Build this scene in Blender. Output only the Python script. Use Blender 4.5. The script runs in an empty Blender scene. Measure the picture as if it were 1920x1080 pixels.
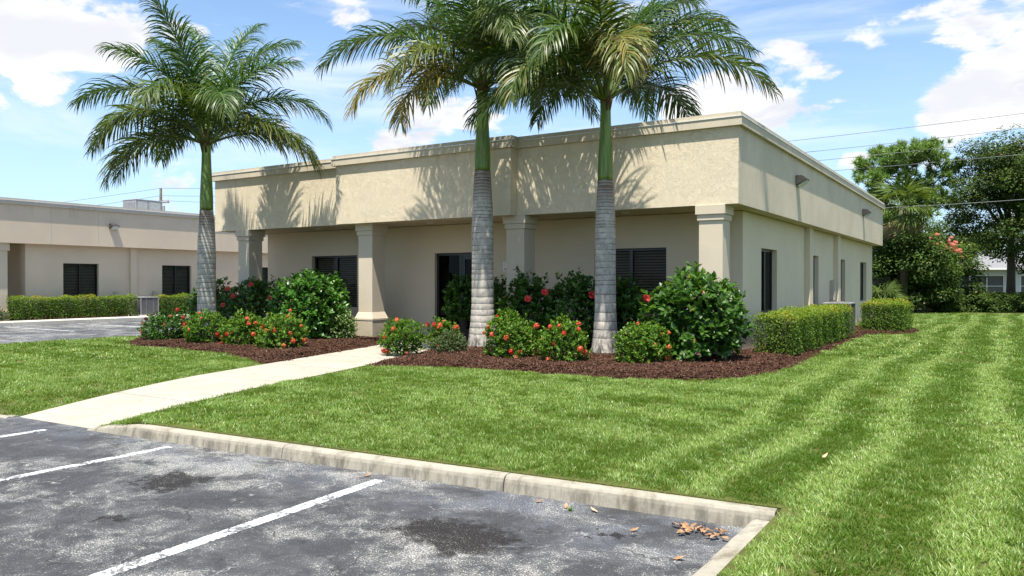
import bpy, bmesh, math, random
import numpy as np
from mathutils import Vector, Matrix
C = bpy.context.scene.collection
SC = bpy.context.scene
R = math.radians
rnd = random.Random(7)
rng = np.random.default_rng(11)

# ---------------------------------------------------------------- camera
cam = bpy.data.cameras.new('camera'); cam.lens = 36*1469/1920; cam.sensor_width = 36; cam.clip_end = 2000; cam.clip_start = .05
co = bpy.data.objects.new('camera', cam); C.objects.link(co)
co.location = (0, 0, 1.65); co.rotation_euler = (R(90-0.39), 0, R(32.3)); SC.camera = co

# ---------------------------------------------------------------- light
SUN_EL = 70.0
sx, sy = .36, -1.0
sl = math.hypot(sx, sy); sx /= sl; sy /= sl
sd = Vector((sx*math.cos(R(SUN_EL)), sy*math.cos(R(SUN_EL)), math.sin(R(SUN_EL))))
sun = bpy.data.lights.new('sun', 'SUN'); sun.energy = 4.8; sun.angle = R(.55); sun.color = (1, .95, .85)
so = bpy.data.objects.new('sun', sun); C.objects.link(so); so.rotation_euler = sd.to_track_quat('Z', 'Y').to_euler(); so.location = (0, 0, 30)
SC.view_settings.view_transform = 'Standard'; SC.view_settings.look = 'None'
SC.view_settings.exposure = 1.0; SC.view_settings.gamma = 1; SC.view_settings.use_curve_mapping = False
SC.cycles.max_bounces = 8; SC.cycles.diffuse_bounces = 3; SC.cycles.transparent_max_bounces = 12
SC.cycles.caustics_reflective = False; SC.cycles.caustics_refractive = False

class NT:
    """small node helper"""
    def __init__(s, tree): s.t = tree; s.n = tree.nodes; s.l = tree.links
    def new(s, typ, ins=None, **kw):
        n = s.n.new(typ)
        for k, v in kw.items(): setattr(n, k, v)
        for k, v in (ins or {}).items(): s.put(n.inputs[k], v)
        return n
    def put(s, sock, v):
        if hasattr(v, 'is_linked') or isinstance(v, bpy.types.NodeSocket): s.l.new(v, sock)
        elif isinstance(v, bpy.types.Node): s.l.new(v.outputs[0], sock)
        else:
            if hasattr(sock.default_value, '__len__') and not isinstance(v, (tuple, list)): v = (v,)*len(sock.default_value)
            if isinstance(v, (tuple, list)) and len(v) == 3 and len(sock.default_value) == 4: v = tuple(v)+(1,)
            sock.default_value = v
    def math(s, op, a, b=0.0, c=None, clamp=False):
        n = s.n.new('ShaderNodeMath'); n.operation = op; n.use_clamp = clamp
        s.put(n.inputs[0], a); s.put(n.inputs[1], b)
        if c is not None: s.put(n.inputs[2], c)
        return n.outputs[0]
    def mix(s, f, a, b, mode='MIX'):
        n = s.n.new('ShaderNodeMix'); n.data_type = 'RGBA'; n.blend_type = mode
        s.put(n.inputs[0], f); s.put(n.inputs[6], a); s.put(n.inputs[7], b); return n.outputs[2]
    def ramp(s, v, a, b, lo=0.0, hi=1.0, smooth=True):
        n = s.n.new('ShaderNodeMapRange'); n.interpolation_type = 'SMOOTHSTEP' if smooth else 'LINEAR'
        s.put(n.inputs[0], v); s.put(n.inputs[1], a); s.put(n.inputs[2], b); s.put(n.inputs[3], lo); s.put(n.inputs[4], hi)
        return n.outputs[0]
    def noise(s, vec, scale, detail=4, rough=.5, dist=0.0, color=False):
        n = s.n.new('ShaderNodeTexNoise'); s.put(n.inputs['Vector'], vec)
        n.inputs['Scale'].default_value = scale; n.inputs['Detail'].default_value = detail
        n.inputs['Roughness'].default_value = rough; n.inputs['Distortion'].default_value = dist
        return n.outputs[1 if color else 0]
    def vmap(s, vec, scale=(1, 1, 1), loc=(0, 0, 0), rot=(0, 0, 0)):
        n = s.n.new('ShaderNodeMapping'); s.put(n.inputs[0], vec); n.inputs['Scale'].default_value = scale
        n.inputs['Location'].default_value = loc; n.inputs['Rotation'].default_value = rot; return n.outputs[0]

# ---------------------------------------------------------------- sky (world)
w = bpy.data.worlds.new('World'); SC.world = w; w.use_nodes = True
N = NT(w.node_tree); N.n.clear()
sky = N.new('ShaderNodeTexSky', sky_type='NISHITA'); sky.sun_disc = False
sky.sun_elevation = R(SUN_EL); sky.sun_rotation = math.atan2(sx, sy); sky.air_density = 1.0; sky.dust_density = .6; sky.ozone_density = 1.6
tc = N.new('ShaderNodeTexCoord').outputs['Generated']
vn = N.new('ShaderNodeVectorMath', {0: tc}, operation='NORMALIZE').outputs[0]
sep = N.new('ShaderNodeSeparateXYZ', {0: vn})
_th = R(32.3)
def sky_dir(px, py):
    a, b = (px-960)/1469, (530-py)/1469
    v = Vector((a*math.cos(_th)-math.sin(_th), a*math.sin(_th)+math.cos(_th), b)); return v.normalized()
nb = N.vmap(vn, (1, 1, 2.3))
n1 = N.math('ADD', N.math('MULTIPLY', N.math('SUBTRACT', N.noise(nb, 6.5, 10, .60, .2), .5), 1.15), .5)
n2 = N.noise(N.vmap(vn, (1, 1, 2.3), (.02, -.01, -.045)), 6.5, 5, .55, .2)
acc = None
# cumulus seen in the picture: direction, angular radius (deg), weight
for px, py, rad, wt in ((200, 20, 4.6, .18), (60, 45, 3.2, .15), (330, 10, 3.6, .17), (130, 90, 2.6, .13), (88, 192, 1.9, .22), (0, 212, 1.2, .17), (800, 235, 3.0, .19), (900, 205, 3.0, .2), (720, 240, 1.9, .16), (1010, 240, 1.9, .17), (745, 280, 2.0, .22),
                        (1290, 215, 2.4, .22), (1350, 190, 2.8, .22), (1440, 160, 3.6, .24), (1530, 180, 2.4, .2), (1600, 190, 1.6, .17), (1450, 240, 1.6, .2), (1790, 215, 2.8, .2), (1880, 180, 3.4, .2), (1602, 322, 1.5, .22), (1880, 20, 3.2, .12), (660, 0, 2.0, .13), (1760, 290, 1.6, .14), (1900, 290, 1.6, .12), (1200, 40, 3, .08)):
    d = sky_dir(px, py)
    dp = N.new('ShaderNodeVectorMath', {0: vn, 1: tuple(d)}, operation='DOT_PRODUCT').outputs['Value']
    m = N.ramp(dp, math.cos(R(rad*1.25)), math.cos(R(rad*.25)), 0, wt)
    acc = m if acc is None else N.math('MAXIMUM', acc, m)
# away from the frame the same kind of sky goes on: a low frequency field makes further cumulus
far = N.ramp(N.noise(vn, 2.0, 3), .52, .66, 0, .15)
fwd = sky_dir(960, 300)
dpf = N.new('ShaderNodeVectorMath', {0: vn, 1: tuple(fwd)}, operation='DOT_PRODUCT').outputs['Value']
outside = N.ramp(dpf, math.cos(R(36)), math.cos(R(44)), 0, 1)
field = N.math('ADD', N.math('ADD', n1, acc), N.math('MULTIPLY', far, outside))
cov = N.ramp(field, .60, .70)
# soft bases: thickness below gives lavender grey
thick = N.math('MAXIMUM', N.ramp(N.math('ADD', n2, acc), .60, .84, 0, .75), N.ramp(N.noise(nb, 9.0, 6, .6, .3), .42, .66, 0, .9))
ccol = N.mix(thick, (5.75, 5.75, 5.8), (4.1, 4.2, 4.6))
# thin high cirrus streaks
ci = N.noise(N.vmap(vn, (1.2, 3.0, 9.0), rot=(0, .25, .4)), 1.6, 7, .6, .5)
cirr = N.math('MULTIPLY', N.ramp(ci, .44, .72), N.ramp(sep.outputs[2], .04, .25))
skyc = N.mix(1.0, sky.outputs[0], (.66, .84, .99), 'MULTIPLY')
haze = N.ramp(sep.outputs[2], .0, .42, .60, .12)
skyc = N.mix(haze, skyc, (4.3, 5.7, 7.3))
skyc = N.mix(N.math('MULTIPLY', cirr, .62), skyc, (5.4, 5.75, 6.4))
colr = N.mix(cov, skyc, ccol)
bg = N.new('ShaderNodeBackground', {0: colr, 1: .10})
N.l.new(bg.outputs[0], N.new('ShaderNodeOutputWorld').inputs[0])

# ---------------------------------------------------------------- object helpers
def link(o, parent=None):
    C.objects.link(o)
    if parent is not None: o.parent = parent
    return o
def empty(name, loc=(0, 0, 0), rz=0):
    o = bpy.data.objects.new(name, None); o.location = loc; o.rotation_euler = (0, 0, rz); o.empty_display_size = .2
    return link(o)
def tag(o, label=None, cat=None, group=None, kind=None):
    if label: o['label'] = label
    if cat: o['category'] = cat
    if group: o['group'] = group
    if kind: o['kind'] = kind
    return o
def np_mesh(name, V, F, mat=None, col=None, smooth=False, mats=None, mi=None):
    me = bpy.data.meshes.new(name)
    V = np.asarray(V, np.float32); F = np.asarray(F, np.int32); k = F.shape[1]
    me.vertices.add(len(V)); me.vertices.foreach_set('co', V.ravel())
    me.loops.add(F.size); me.loops.foreach_set('vertex_index', F.ravel())
    me.polygons.add(len(F)); me.polygons.foreach_set('loop_start', np.arange(0, F.size, k, dtype=np.int32))
    try: me.polygons.foreach_set('loop_total', np.full(len(F), k, np.int32))
    except Exception: pass
    if mat: me.materials.append(mat)
    for m in mats or (): me.materials.append(m)
    if mi is not None: me.polygons.foreach_set('material_index', np.asarray(mi, np.int32))
    if smooth: me.polygons.foreach_set('use_smooth', np.ones(len(F), bool))
    if col is not None:
        a = me.color_attributes.new('Col', 'FLOAT_COLOR', 'POINT')
        c4 = np.ones((len(V), 4), np.float32); c4[:, :col.shape[1]] = col; a.data.foreach_set('color', c4.ravel())
    me.update(calc_edges=True); me.validate()
    return me
def mesh_obj(name, me, parent=None): return link(bpy.data.objects.new(name, me), parent)

class MB:
    """collects shapes in a bmesh and links them as ONE mesh object"""
    def __init__(s): s.b = bmesh.new()
    def box(s, x0, x1, y0, y1, z0, z1, bev=0.0, m=None):
        r = bmesh.ops.create_cube(s.b, size=1)
        M = Matrix.Translation(((x0+x1)/2, (y0+y1)/2, (z0+z1)/2)) @ Matrix.Diagonal((abs(x1-x0), abs(y1-y0), abs(z1-z0), 1))
        bmesh.ops.transform(s.b, matrix=M, verts=r['verts'])
        if bev > 0:
            ed = list({e for v in r['verts'] for e in v.link_edges})
            bmesh.ops.bevel(s.b, geom=ed, offset=bev, segments=2, profile=.6, affect='EDGES')
        return s
    def frustum(s, cx, cy, z0, w0, z1, w1):
        vs = [s.b.verts.new((cx+a*w/2, cy+b*w/2, z)) for z, w in ((z0, w0), (z1, w1)) for a, b in ((-1, -1), (1, -1), (1, 1), (-1, 1))]
        for f in ((3, 2, 1, 0), (4, 5, 6, 7), (0, 1, 5, 4), (1, 2, 6, 5), (2, 3, 7, 6), (3, 0, 4, 7)): s.b.faces.new([vs[i] for i in f])
        return s
    def prism(s, poly, z0, z1):
        a = [s.b.verts.new((x, y, z0)) for x, y in poly]; t = [s.b.verts.new((x, y, z1)) for x, y in poly]
        n = len(poly)
        s.b.faces.new(t); s.b.faces.new(a[::-1])
        for i in range(n): s.b.faces.new((a[i], a[(i+1) % n], t[(i+1) % n], t[i]))
        return s
    def tube(s, pts, rad, n=8, cap=True):
        pts = [Vector(p) for p in pts]; rings = []
        if not hasattr(rad, '__len__'): rad = [rad]*len(pts)
        for i, p in enumerate(pts):
            t = (pts[min(i+1, len(pts)-1)]-pts[max(i-1, 0)]).normalized()
            u = t.cross(Vector((0, 0, 1)) if abs(t.z) < .95 else Vector((1, 0, 0))).normalized(); v = t.cross(u)
            rings.append([s.b.verts.new(p+(u*math.cos(2*math.pi*k/n)+v*math.sin(2*math.pi*k/n))*rad[i]) for k in range(n)])
        for a, b in zip(rings, rings[1:]):
            for k in range(n): s.b.faces.new((a[k], a[(k+1) % n], b[(k+1) % n], b[k]))
        if cap: s.b.faces.new(rings[0][::-1]); s.b.faces.new(rings[-1])
        return s
    def build(s, name, mat, parent=None, smooth=False):
        bmesh.ops.recalc_face_normals(s.b, faces=s.b.faces)
        me = bpy.data.meshes.new(name); s.b.to_mesh(me); s.b.free()
        if mat: me.materials.append(mat)
        if smooth:
            for p in me.polygons: p.use_smooth = True
        return mesh_obj(name, me, parent)

# ---------------------------------------------------------------- materials
def newmat(name):
    m = bpy.data.materials.new(name); m.use_nodes = True; T = NT(m.node_tree); T.n.clear()
    T.out = T.new('ShaderNodeOutputMaterial'); return m, T
def finish(T, col, rough=.6, spec=.5, bump=None, bstr=.3, bdist=.02, metal=0.0, extra=None):
    p = T.new('ShaderNodeBsdfPrincipled', {'Base Color': col, 'Roughness': rough, 'Specular IOR Level': spec, 'Metallic': metal})
    if bump is not None:
        b = T.new('ShaderNodeBump', {'Strength': bstr, 'Distance': bdist, 'Height': bump}); T.l.new(b.outputs[0], p.inputs['Normal'])
    T.l.new(p.outputs[0], T.out.inputs[0]); return p
def pos(T): return T.new('ShaderNodeNewGeometry').outputs['Position']
def objc(T): return T.new('ShaderNodeTexCoord').outputs['Object']

def stucco(name, base, dirt=.12, coarse=0.0, streak=.0):
    m, T = newmat(name); P = pos(T)
    big = T.noise(P, .55, 4, .6)
    fine = T.noise(P, 55, 3, .6)
    c = T.mix(T.ramp(big, .3, .7), tuple(x*(1-dirt) for x in base), tuple(min(1, x*(1+dirt*.35)) for x in base))
    c = T.mix(T.math('MULTIPLY', T.ramp(fine, .35, .7), .10), c, tuple(x*.75 for x in base))
    if streak:
        st = T.noise(T.vmap(P, (3.2, 3.2, .22)), 1.6, 5, .65)
        c = T.mix(T.ramp(st, .50, .85, 0, streak), c, tuple(x*.62 for x in base))
    z_ = T.new('ShaderNodeSeparateXYZ', {0: P}).outputs[2]
    dn = T.noise(T.vmap(P, (2.6, 2.6, .18)), 1.7, 6, .7)
    foot = T.math('MULTIPLY', T.ramp(z_, .62, .12), T.ramp(T.noise(P, 2.2, 5, .65), .35, .65)); c = T.mix(T.math('MULTIPLY', foot, .45), c, (.20, .165, .12))
    drip = T.math('MULTIPLY', T.ramp(z_, 4.1, 4.8), T.ramp(dn, .50, .68)); c = T.mix(T.math('MULTIPLY', drip, .28), c, tuple(x*.45 for x in base))
    h = T.math('MULTIPLY', fine, .25)
    if coarse:
        dis = T.noise(P, 3.5, 3, .5, color=True)
        v = T.new('ShaderNodeVectorMath', {0: P, 1: T.new('ShaderNodeVectorMath', {0: dis, 3: .35}, operation='SCALE').outputs[0]}, operation='ADD').outputs[0]
        a = T.noise(v, 13, 5, .6, 1.0)
        ridge = T.math('ABSOLUTE', T.math('SUBTRACT', a, .5))
        ridge = T.ramp(ridge, 0, .045, 1, 0)
        reg = T.ramp(T.noise(P, 2.0, 4, .6), .36, .62, .25, .8)
        pl = T.ramp(T.noise(v, 5, 3, .5), .45, .6)
        h = T.math('ADD', h, T.math('MULTIPLY', T.math('ADD', T.math('MULTIPLY', ridge, .8), T.math('MULTIPLY', pl, .22)), T.math('MULTIPLY', reg, coarse)))
    else:
        h = T.math('ADD', h, T.math('MULTIPLY', T.noise(P, 14, 4, .6), .5))
    finish(T, c, .85, .2, h, .55, .012 if coarse else .006)
    return m
M = {}
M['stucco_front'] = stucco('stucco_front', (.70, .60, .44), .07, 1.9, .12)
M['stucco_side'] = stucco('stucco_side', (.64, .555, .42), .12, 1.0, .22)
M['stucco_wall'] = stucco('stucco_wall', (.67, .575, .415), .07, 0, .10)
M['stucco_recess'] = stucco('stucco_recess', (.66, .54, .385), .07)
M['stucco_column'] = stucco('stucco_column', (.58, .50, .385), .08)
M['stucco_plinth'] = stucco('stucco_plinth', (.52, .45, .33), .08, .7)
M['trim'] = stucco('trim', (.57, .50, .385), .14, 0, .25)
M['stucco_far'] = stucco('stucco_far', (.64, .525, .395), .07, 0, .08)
M['trim_far'] = stucco('trim_far', (.50, .45, .38), .08)

def simple(name, col, rough=.5, spec=.5, metal=0.0, nz=0.0, nscale=30, bstr=.15):
    m, T = newmat(name)
    if nz:
        n = T.noise(objc(T), nscale, 4, .6)
        c = T.mix(T.ramp(n, .3, .7), tuple(x*(1-nz) for x in col), tuple(min(1, x*(1+nz)) for x in col))
        finish(T, c, rough, spec, n, bstr, .004, metal)
    else: finish(T, col, rough, spec, metal=metal)
    return m
M['flashing'] = simple('flashing', (.75, .74, .72), .35, .5, .3, .08, 6)
M['bronze'] = simple('bronze', (.018, .017, .017), .35, .5, 0, .15, 20)
M['blind'] = simple('blind', (.66, .56, .44), .5, .4, 0, .06, 20)
M['blind_far'] = simple('blind_far', (.55, .55, .43), .6, .3, 0, .06, 20)
M['dark_room'] = simple('dark_room', (.02, .02, .02), .8, .2)
M['lamp_body'] = simple('lamp_body', (.05, .045, .04), .5, .5, 0, .25, 25)
M['grey_metal'] = simple('grey_metal', (.42, .42, .41), .45, .5, .4, .15, 8)
M['unit_grey'] = simple('unit_grey', (.26, .26, .26), .5, .5, 0, .12, 6)
M['unit_mid'] = simple('unit_mid', (.20, .20, .21), .5, .5, 0, .12, 6)
M['unit_dark'] = simple('unit_dark', (.09, .09, .09), .6, .4, 0, .2, 10)
M['box_beige'] = simple('box_beige', (.44, .40, .31), .5, .4, 0, .08, 8)
M['white_paint'] = simple('white_paint', (.75, .75, .73), .5, .4, 0, .06, 12)
M['white_letter'] = simple('white_letter', (.8, .8, .78), .5)
M['red_print'] = simple('red_print', (.45, .12, .12), .5)
M['roof'] = simple('roof', (.38, .37, .35), .8, .2, 0, .12, 3)
M['wood_pole'] = simple('wood_pole', (.22, .19, .16), .8, .2, 0, .3, 4)
M['wire'] = simple('wire', (.10, .11, .12), .6)
M['soil'] = simple('soil', (.055, .036, .022), .95, .1, 0, .35, 18, .5)
M['house_wall'] = simple('house_wall', (.58, .60, .62), .8, .2, 0, .05, 3)
M['shingle'] = simple('shingle', (.20, .20, .21), .85, .2, 0, .15, 12)
M['lens'] = simple('lens', (.55, .58, .58), .12, .8)
m, T = newmat('glass_tint')
gl = T.new('ShaderNodeBsdfGlossy', {'Color': (.85, .9, .95), 'Roughness': .02}); tr = T.new('ShaderNodeBsdfTransparent', {'Color': (.62, .62, .60)})
fr = T.new('ShaderNodeFresnel', {'IOR': 1.13}); mx = T.new('ShaderNodeMixShader', {0: fr.outputs[0]})
T.l.new(tr.outputs[0], mx.inputs[1]); T.l.new(gl.outputs[0], mx.inputs[2]); T.l.new(mx.outputs[0], T.out.inputs[0]); M['glass'] = m
m, T = newmat('glass_dark')
gl = T.new('ShaderNodeBsdfGlossy', {'Color': (.8, .85, .9), 'Roughness': .02}); tr = T.new('ShaderNodeBsdfTransparent', {'Color': (.10, .10, .10)})
fr = T.new('ShaderNodeFresnel', {'IOR': 1.2}); mx = T.new('ShaderNodeMixShader', {0: fr.outputs[0]})
T.l.new(tr.outputs[0], mx.inputs[1]); T.l.new(gl.outputs[0], mx.inputs[2]); T.l.new(mx.outputs[0], T.out.inputs[0]); M['glass_dark'] = m

# concrete
def concrete(name, base, stain=.3, joint=0):
    m, T = newmat(name); P = pos(T)
    a = T.noise(P, 1.3, 6, .6); b = T.noise(P, 70, 3, .6); d = T.noise(T.vmap(P, (1, 1, .5)), 3.6, 7, .7, .6)
    c = T.mix(T.ramp(a, .3, .72), tuple(x*.86 for x in base), base)
    c = T.mix(T.ramp(d, .47, .74, 0, stain), c, tuple(x*y for x, y in zip(base, (.36, .34, .28))))
    c = T.mix(T.ramp(b, .55, .75, 0, .25), c, tuple(x*.55 for x in base))
    if stain > .9:
        dr = T.noise(T.vmap(P, (4.5, 4.5, .6)), 2.2, 6, .7); zz_ = T.new('ShaderNodeSeparateXYZ', {0: P}).outputs[2]
        g_ = T.math('MULTIPLY', T.ramp(dr, .42, .66), T.ramp(T.math('ADD', zz_, T.math('MULTIPLY', T.math('SUBTRACT', a, .5), .12)), .124, .07))
        c = T.mix(T.math('MULTIPLY', g_, .72), c, (.085, .078, .062))
        c = T.mix(T.math('MULTIPLY', T.ramp(T.noise(P, 9, 5, .7), .5, .7), .35), c, (.16, .15, .125))
    finish(T, c, .9, .15, T.math('ADD', T.math('MULTIPLY', b, .4), T.math('MULTIPLY', d, .5)), .5, .006); return m
M['walk'] = concrete('walk', (.40, .36, .295), .4)
M['kerb'] = concrete('kerb', (.34, .31, .25), .95)
M['kerb_far'] = concrete('kerb_far', (.56, .53, .46), .2)

# asphalt
def asphalt(name, paint=False):
    m, T = newmat(name); P = pos(T)
    wv = T.new('ShaderNodeVectorMath', {0: P, 1: T.new('ShaderNodeVectorMath', {0: T.noise(P, 1.6, 4, .6, color=True), 3: .5}, operation='SCALE').outputs[0]}, operation='ADD').outputs[0]
    sp = T.noise(P, 95, 2, .6); sp2 = T.noise(P, 240, 1, .5)
    vo = T.new('ShaderNodeTexVoronoi', {'Vector': P, 'Scale': 62.0, 'Randomness': 1.0})
    big = T.noise(T.vmap(wv, (.55, 1.0, 1), (3.1, 1.7, 0)), .75, 6, .62)
    mid = T.noise(wv, 2.6, 6, .65)
    worn = T.ramp(T.math('ADD', big, T.math('MULTIPLY', T.math('SUBTRACT', mid, .5), .75)), .43, .60)
    dark = T.mix(T.ramp(mid, .35, .65), (.036, .037, .041), (.062, .064, .068))
    # sparse pale stones showing everywhere, many in the worn patches
    stc = T.mix(T.ramp(vo.outputs['Color'], .2, .8), (.21, .205, .195), (.46, .445, .41))
    wsoft = T.ramp(T.math('ADD', big, T.math('ADD', T.math('MULTIPLY', T.math('SUBTRACT', mid, .5), .7), T.math('MULTIPLY', T.math('SUBTRACT', T.noise(wv, 12, 5, .7), .5), .35))), .38, .66)
    thr = T.math('SUBTRACT', .665, T.math('MULTIPLY', wsoft, .185))
    spx = T.math('ADD', sp, T.math('MULTIPLY', T.math('SUBTRACT', sp2, .5), .25))
    stone = T.ramp(T.math('SUBTRACT', spx, thr), 0, .055)
    stone_many = T.ramp(spx, .50, .62)
    c = T.mix(T.math('MULTIPLY', wsoft, .5), dark, (.125, .122, .117))
    c = T.mix(T.math('MULTIPLY', stone, .9), c, stc)
    # pale crackle lines
    ce = T.new('ShaderNodeTexVoronoi', {'Vector': wv, 'Scale': 2.4}, feature='DISTANCE_TO_EDGE').outputs['Distance']
    ck = T.math('MULTIPLY', T.ramp(T.math('ADD', ce, T.math('MULTIPLY', T.math('SUBTRACT', T.noise(P, 28, 3, .6), .5), .05)), .0, .018, 1, 0), T.ramp(T.noise(P, 2.3, 4, .6), .54, .62))
    c = T.mix(T.math('MULTIPLY', ck, .6), c, (.36, .35, .33))
    ce2 = T.new('ShaderNodeTexVoronoi', {'Vector': T.vmap(wv, (1, 1, 1), (5.3, 2.2, 0)), 'Scale': .8}, feature='DISTANCE_TO_EDGE').outputs['Distance']
    ck2 = T.math('MULTIPLY', T.ramp(T.math('ADD', ce2, T.math('MULTIPLY', T.math('SUBTRACT', T.noise(P, 20, 4, .7), .5), .03)), .0, .007, 1, 0), T.ramp(T.noise(P, .9, 3), .42, .5))
    c = T.mix(T.math('MULTIPLY', ck2, .75), c, (.02, .02, .02))
    # bluish bleaching near the kerb
    bl = T.math('MULTIPLY', T.ramp(T.new('ShaderNodeSeparateXYZ', {0: P}).outputs[1], 4.0, 4.9), T.ramp(T.noise(P, 1.9, 4, .6), .40, .6))
    c = T.mix(T.math('MULTIPLY', bl, .35), c, T.mix(stone_many, (.10, .112, .135), (.28, .30, .33)))
    # oil stains
    for sx_, sy_, r_ in ((-5.85, 3.98, .26), (-3.02, 4.12, .36), (-5.2, 3.2, .08), (-2.2, 4.6, .10)):
        dd = T.new('ShaderNodeVectorMath', {0: T.vmap(wv, (.75, 1.15, 1)), 1: ((sx_+.25)*.75, (sy_+.25)*1.15, .25)}, operation='DISTANCE').outputs['Value']
        k = T.ramp(T.math('ADD', dd, T.math('MULTIPLY', T.math('SUBTRACT', T.noise(P, 7, 6, .7), .5), .75)), r_*.70, r_*1.15, .97, 0)
        k = T.math('MULTIPLY', k, T.ramp(T.math('ADD', spx, T.math('MULTIPLY', T.noise(P, 16, 4, .7), .35)), .72, .90, 1, .45))
        c = T.mix(k, c, (.012, .010, .009))
    h = T.math('ADD', T.math('MULTIPLY', sp, .8), T.math('MULTIPLY', vo.outputs['Distance'], .8))
    if paint:
        wear = T.math('ADD', T.math('MULTIPLY', T.noise(P, 42, 3, .65), .8), T.math('MULTIPLY', T.noise(P, 5, 5, .65), .7))
        k = T.ramp(wear, .74, .82, .95, .12)
        c = T.mix(k, c, T.mix(T.ramp(mid, .3, .7), (.50, .51, .51), (.62, .63, .63)))
    finish(T, c, .82, .3, h, .6, .006); return m
M['asphalt'] = asphalt('asphalt'); M['paint'] = asphalt('line_paint', True)

# grass floor under blades, mulch floor, far ground
m, T = newmat('lawn_soil'); P = pos(T)
c = T.mix(T.ramp(T.noise(P, 1.2, 4, .6), .3, .7), (.07, .085, .022), (.10, .12, .03)); c = T.mix(T.ramp(T.noise(P, 60, 3, .6), .45, .7), c, (.055, .04, .018))
finish(T, c, .9, .1, T.noise(P, 80, 3), .6, .02); M['lawn_soil'] = m
m, T = newmat('mulch_floor'); P = pos(T)
vo = T.new('ShaderNodeTexVoronoi', {'Vector': T.noise(P, 30, 2, .5, color=True), 'Scale': 9.0})
c = T.mix(T.ramp(vo.outputs['Color'], .1, .9), (.035, .014, .009), (.12, .055, .035)); finish(T, c, .9, .1, T.noise(P, 45, 4), .8, .03); M['mulch_floor'] = m
m, T = newmat('mulch_chip')
tn = T.new('ShaderNodeAttribute', attribute_name='tint', attribute_type='INSTANCER').outputs['Fac']
vc = T.new('ShaderNodeAttribute', attribute_name='Col').outputs['Color']; sc_ = T.new('ShaderNodeSeparateColor', {0: vc})
c = T.mix(sc_.outputs[0], (.045, .022, .014), (.18, .088, .055)); c = T.mix(T.math('MULTIPLY', T.ramp(sc_.outputs[1], .9, .97), .7), c, (.36, .22, .14)); c = T.mix(T.math('MULTIPLY', tn, .35), c, (.05, .022, .014))
finish(T, c, .8, .2); M['mulch_chip'] = m

def leafmat(name, dark, light, young, dry=(.30, .24, .06), rough=.38, trans=.30, spec=.5, inst=False, tcol=None):
    m, T = newmat(name)
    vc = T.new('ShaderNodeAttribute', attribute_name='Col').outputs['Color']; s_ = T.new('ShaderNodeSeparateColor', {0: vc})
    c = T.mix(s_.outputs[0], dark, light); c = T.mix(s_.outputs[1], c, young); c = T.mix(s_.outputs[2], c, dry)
    if inst:
        tn = T.new('ShaderNodeAttribute', attribute_name='tint', attribute_type='INSTANCER').outputs['Fac']
        c = T.mix(tn, c, tcol)
    p = T.new('ShaderNodeBsdfPrincipled', {'Base Color': c, 'Roughness': rough, 'Specular IOR Level': spec})
    t = T.new('ShaderNodeBsdfTranslucent', {'Color': T.mix(1.0, c, (1.35, 1.3, .55), 'MULTIPLY')})
    x = T.new('ShaderNodeMixShader', {0: trans}); T.l.new(p.outputs[0], x.inputs[1]); T.l.new(t.outputs[0], x.inputs[2]); T.l.new(x.outputs[0], T.out.inputs[0]); return m
M['frond'] = leafmat('frond', (.014, .054, .008), (.042, .115, .015), (.095, .165, .028), (.28, .21, .05), .42, .30, .4)
M['hibiscus'] = leafmat('hibiscus', (.026, .078, .011), (.075, .185, .024), (.24, .40, .055), (.40, .38, .07), .38, .36, .45)
M['bright_shrub'] = leafmat('bright_shrub', (.03, .09, .012), (.07, .20, .022), (.15, .33, .04), (.34, .32, .07), .33, .32)
M['ixora'] = leafmat('ixora', (.04, .10, .012), (.11, .23, .022), (.26, .40, .05), (.42, .30, .05), .5, .35, .3)
M['hedge'] = leafmat('hedge', (.04, .09, .009), (.115, .20, .018), (.25, .34, .03), (.48, .30, .05), .55, .36, .25)
M['variegated'] = leafmat('variegated', (.06, .14, .02), (.14, .26, .05), (.55, .56, .33), (.55, .5, .3), .45, .3)
M['dull_shrub'] = leafmat('dull_shrub', (.04, .07, .018), (.08, .12, .03), (.13, .17, .05), (.2, .15, .05), .55, .25)
M['oak'] = leafmat('oak', (.035, .062, .014), (.07, .118, .026), (.13, .19, .045), (.3, .2, .08), .6, .25, .15)
M['pine'] = leafmat('pine', (.09, .17, .03), (.17, .28, .055), (.26, .36, .09), (.3, .2, .08), .5, .25)
M['thicket'] = leafmat('thicket', (.028, .055, .010), (.065, .12, .022), (.16, .24, .045), (.40, .31, .17), .6, .3, .15)
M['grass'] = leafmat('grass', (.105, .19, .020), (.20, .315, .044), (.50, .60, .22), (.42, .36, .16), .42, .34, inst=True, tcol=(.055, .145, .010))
def petal(name, a, b):
    m, T = newmat(name); n = T.noise(objc(T), 30, 2)
    p = T.new('ShaderNodeBsdfPrincipled', {'Base Color': T.mix(n, a, b), 'Roughness': .5}); t = T.new('ShaderNodeBsdfTranslucent', {'Color': b})
    x = T.new('ShaderNodeMixShader', {0: .3}); T.l.new(p.outputs[0], x.inputs[1]); T.l.new(t.outputs[0], x.inputs[2]); T.l.new(x.outputs[0], T.out.inputs[0]); return m
M['red_petal'] = petal('red_petal', (.55, .012, .012), (.72, .03, .02))
M['orange_petal'] = petal('orange_petal', (.75, .09, .04), (.85, .17, .08))
M['pink_petal'] = petal('pink_petal', (.45, .08, .13), (.6, .2, .22))
M['bark'] = simple('bark', (.12, .095, .07), .9, .1, 0, .35, 14, .6)
M['stem'] = simple('stem', (.09, .07, .045), .9, .1, 0, .3, 20, .5)
M['dead_leaf'] = simple('dead_leaf', (.30, .17, .09), .7, .2, 0, .4, 30)
M['pale_leaf'] = simple('pale_leaf', (.45, .30, .18), .7, .2, 0, .3, 30)

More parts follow.
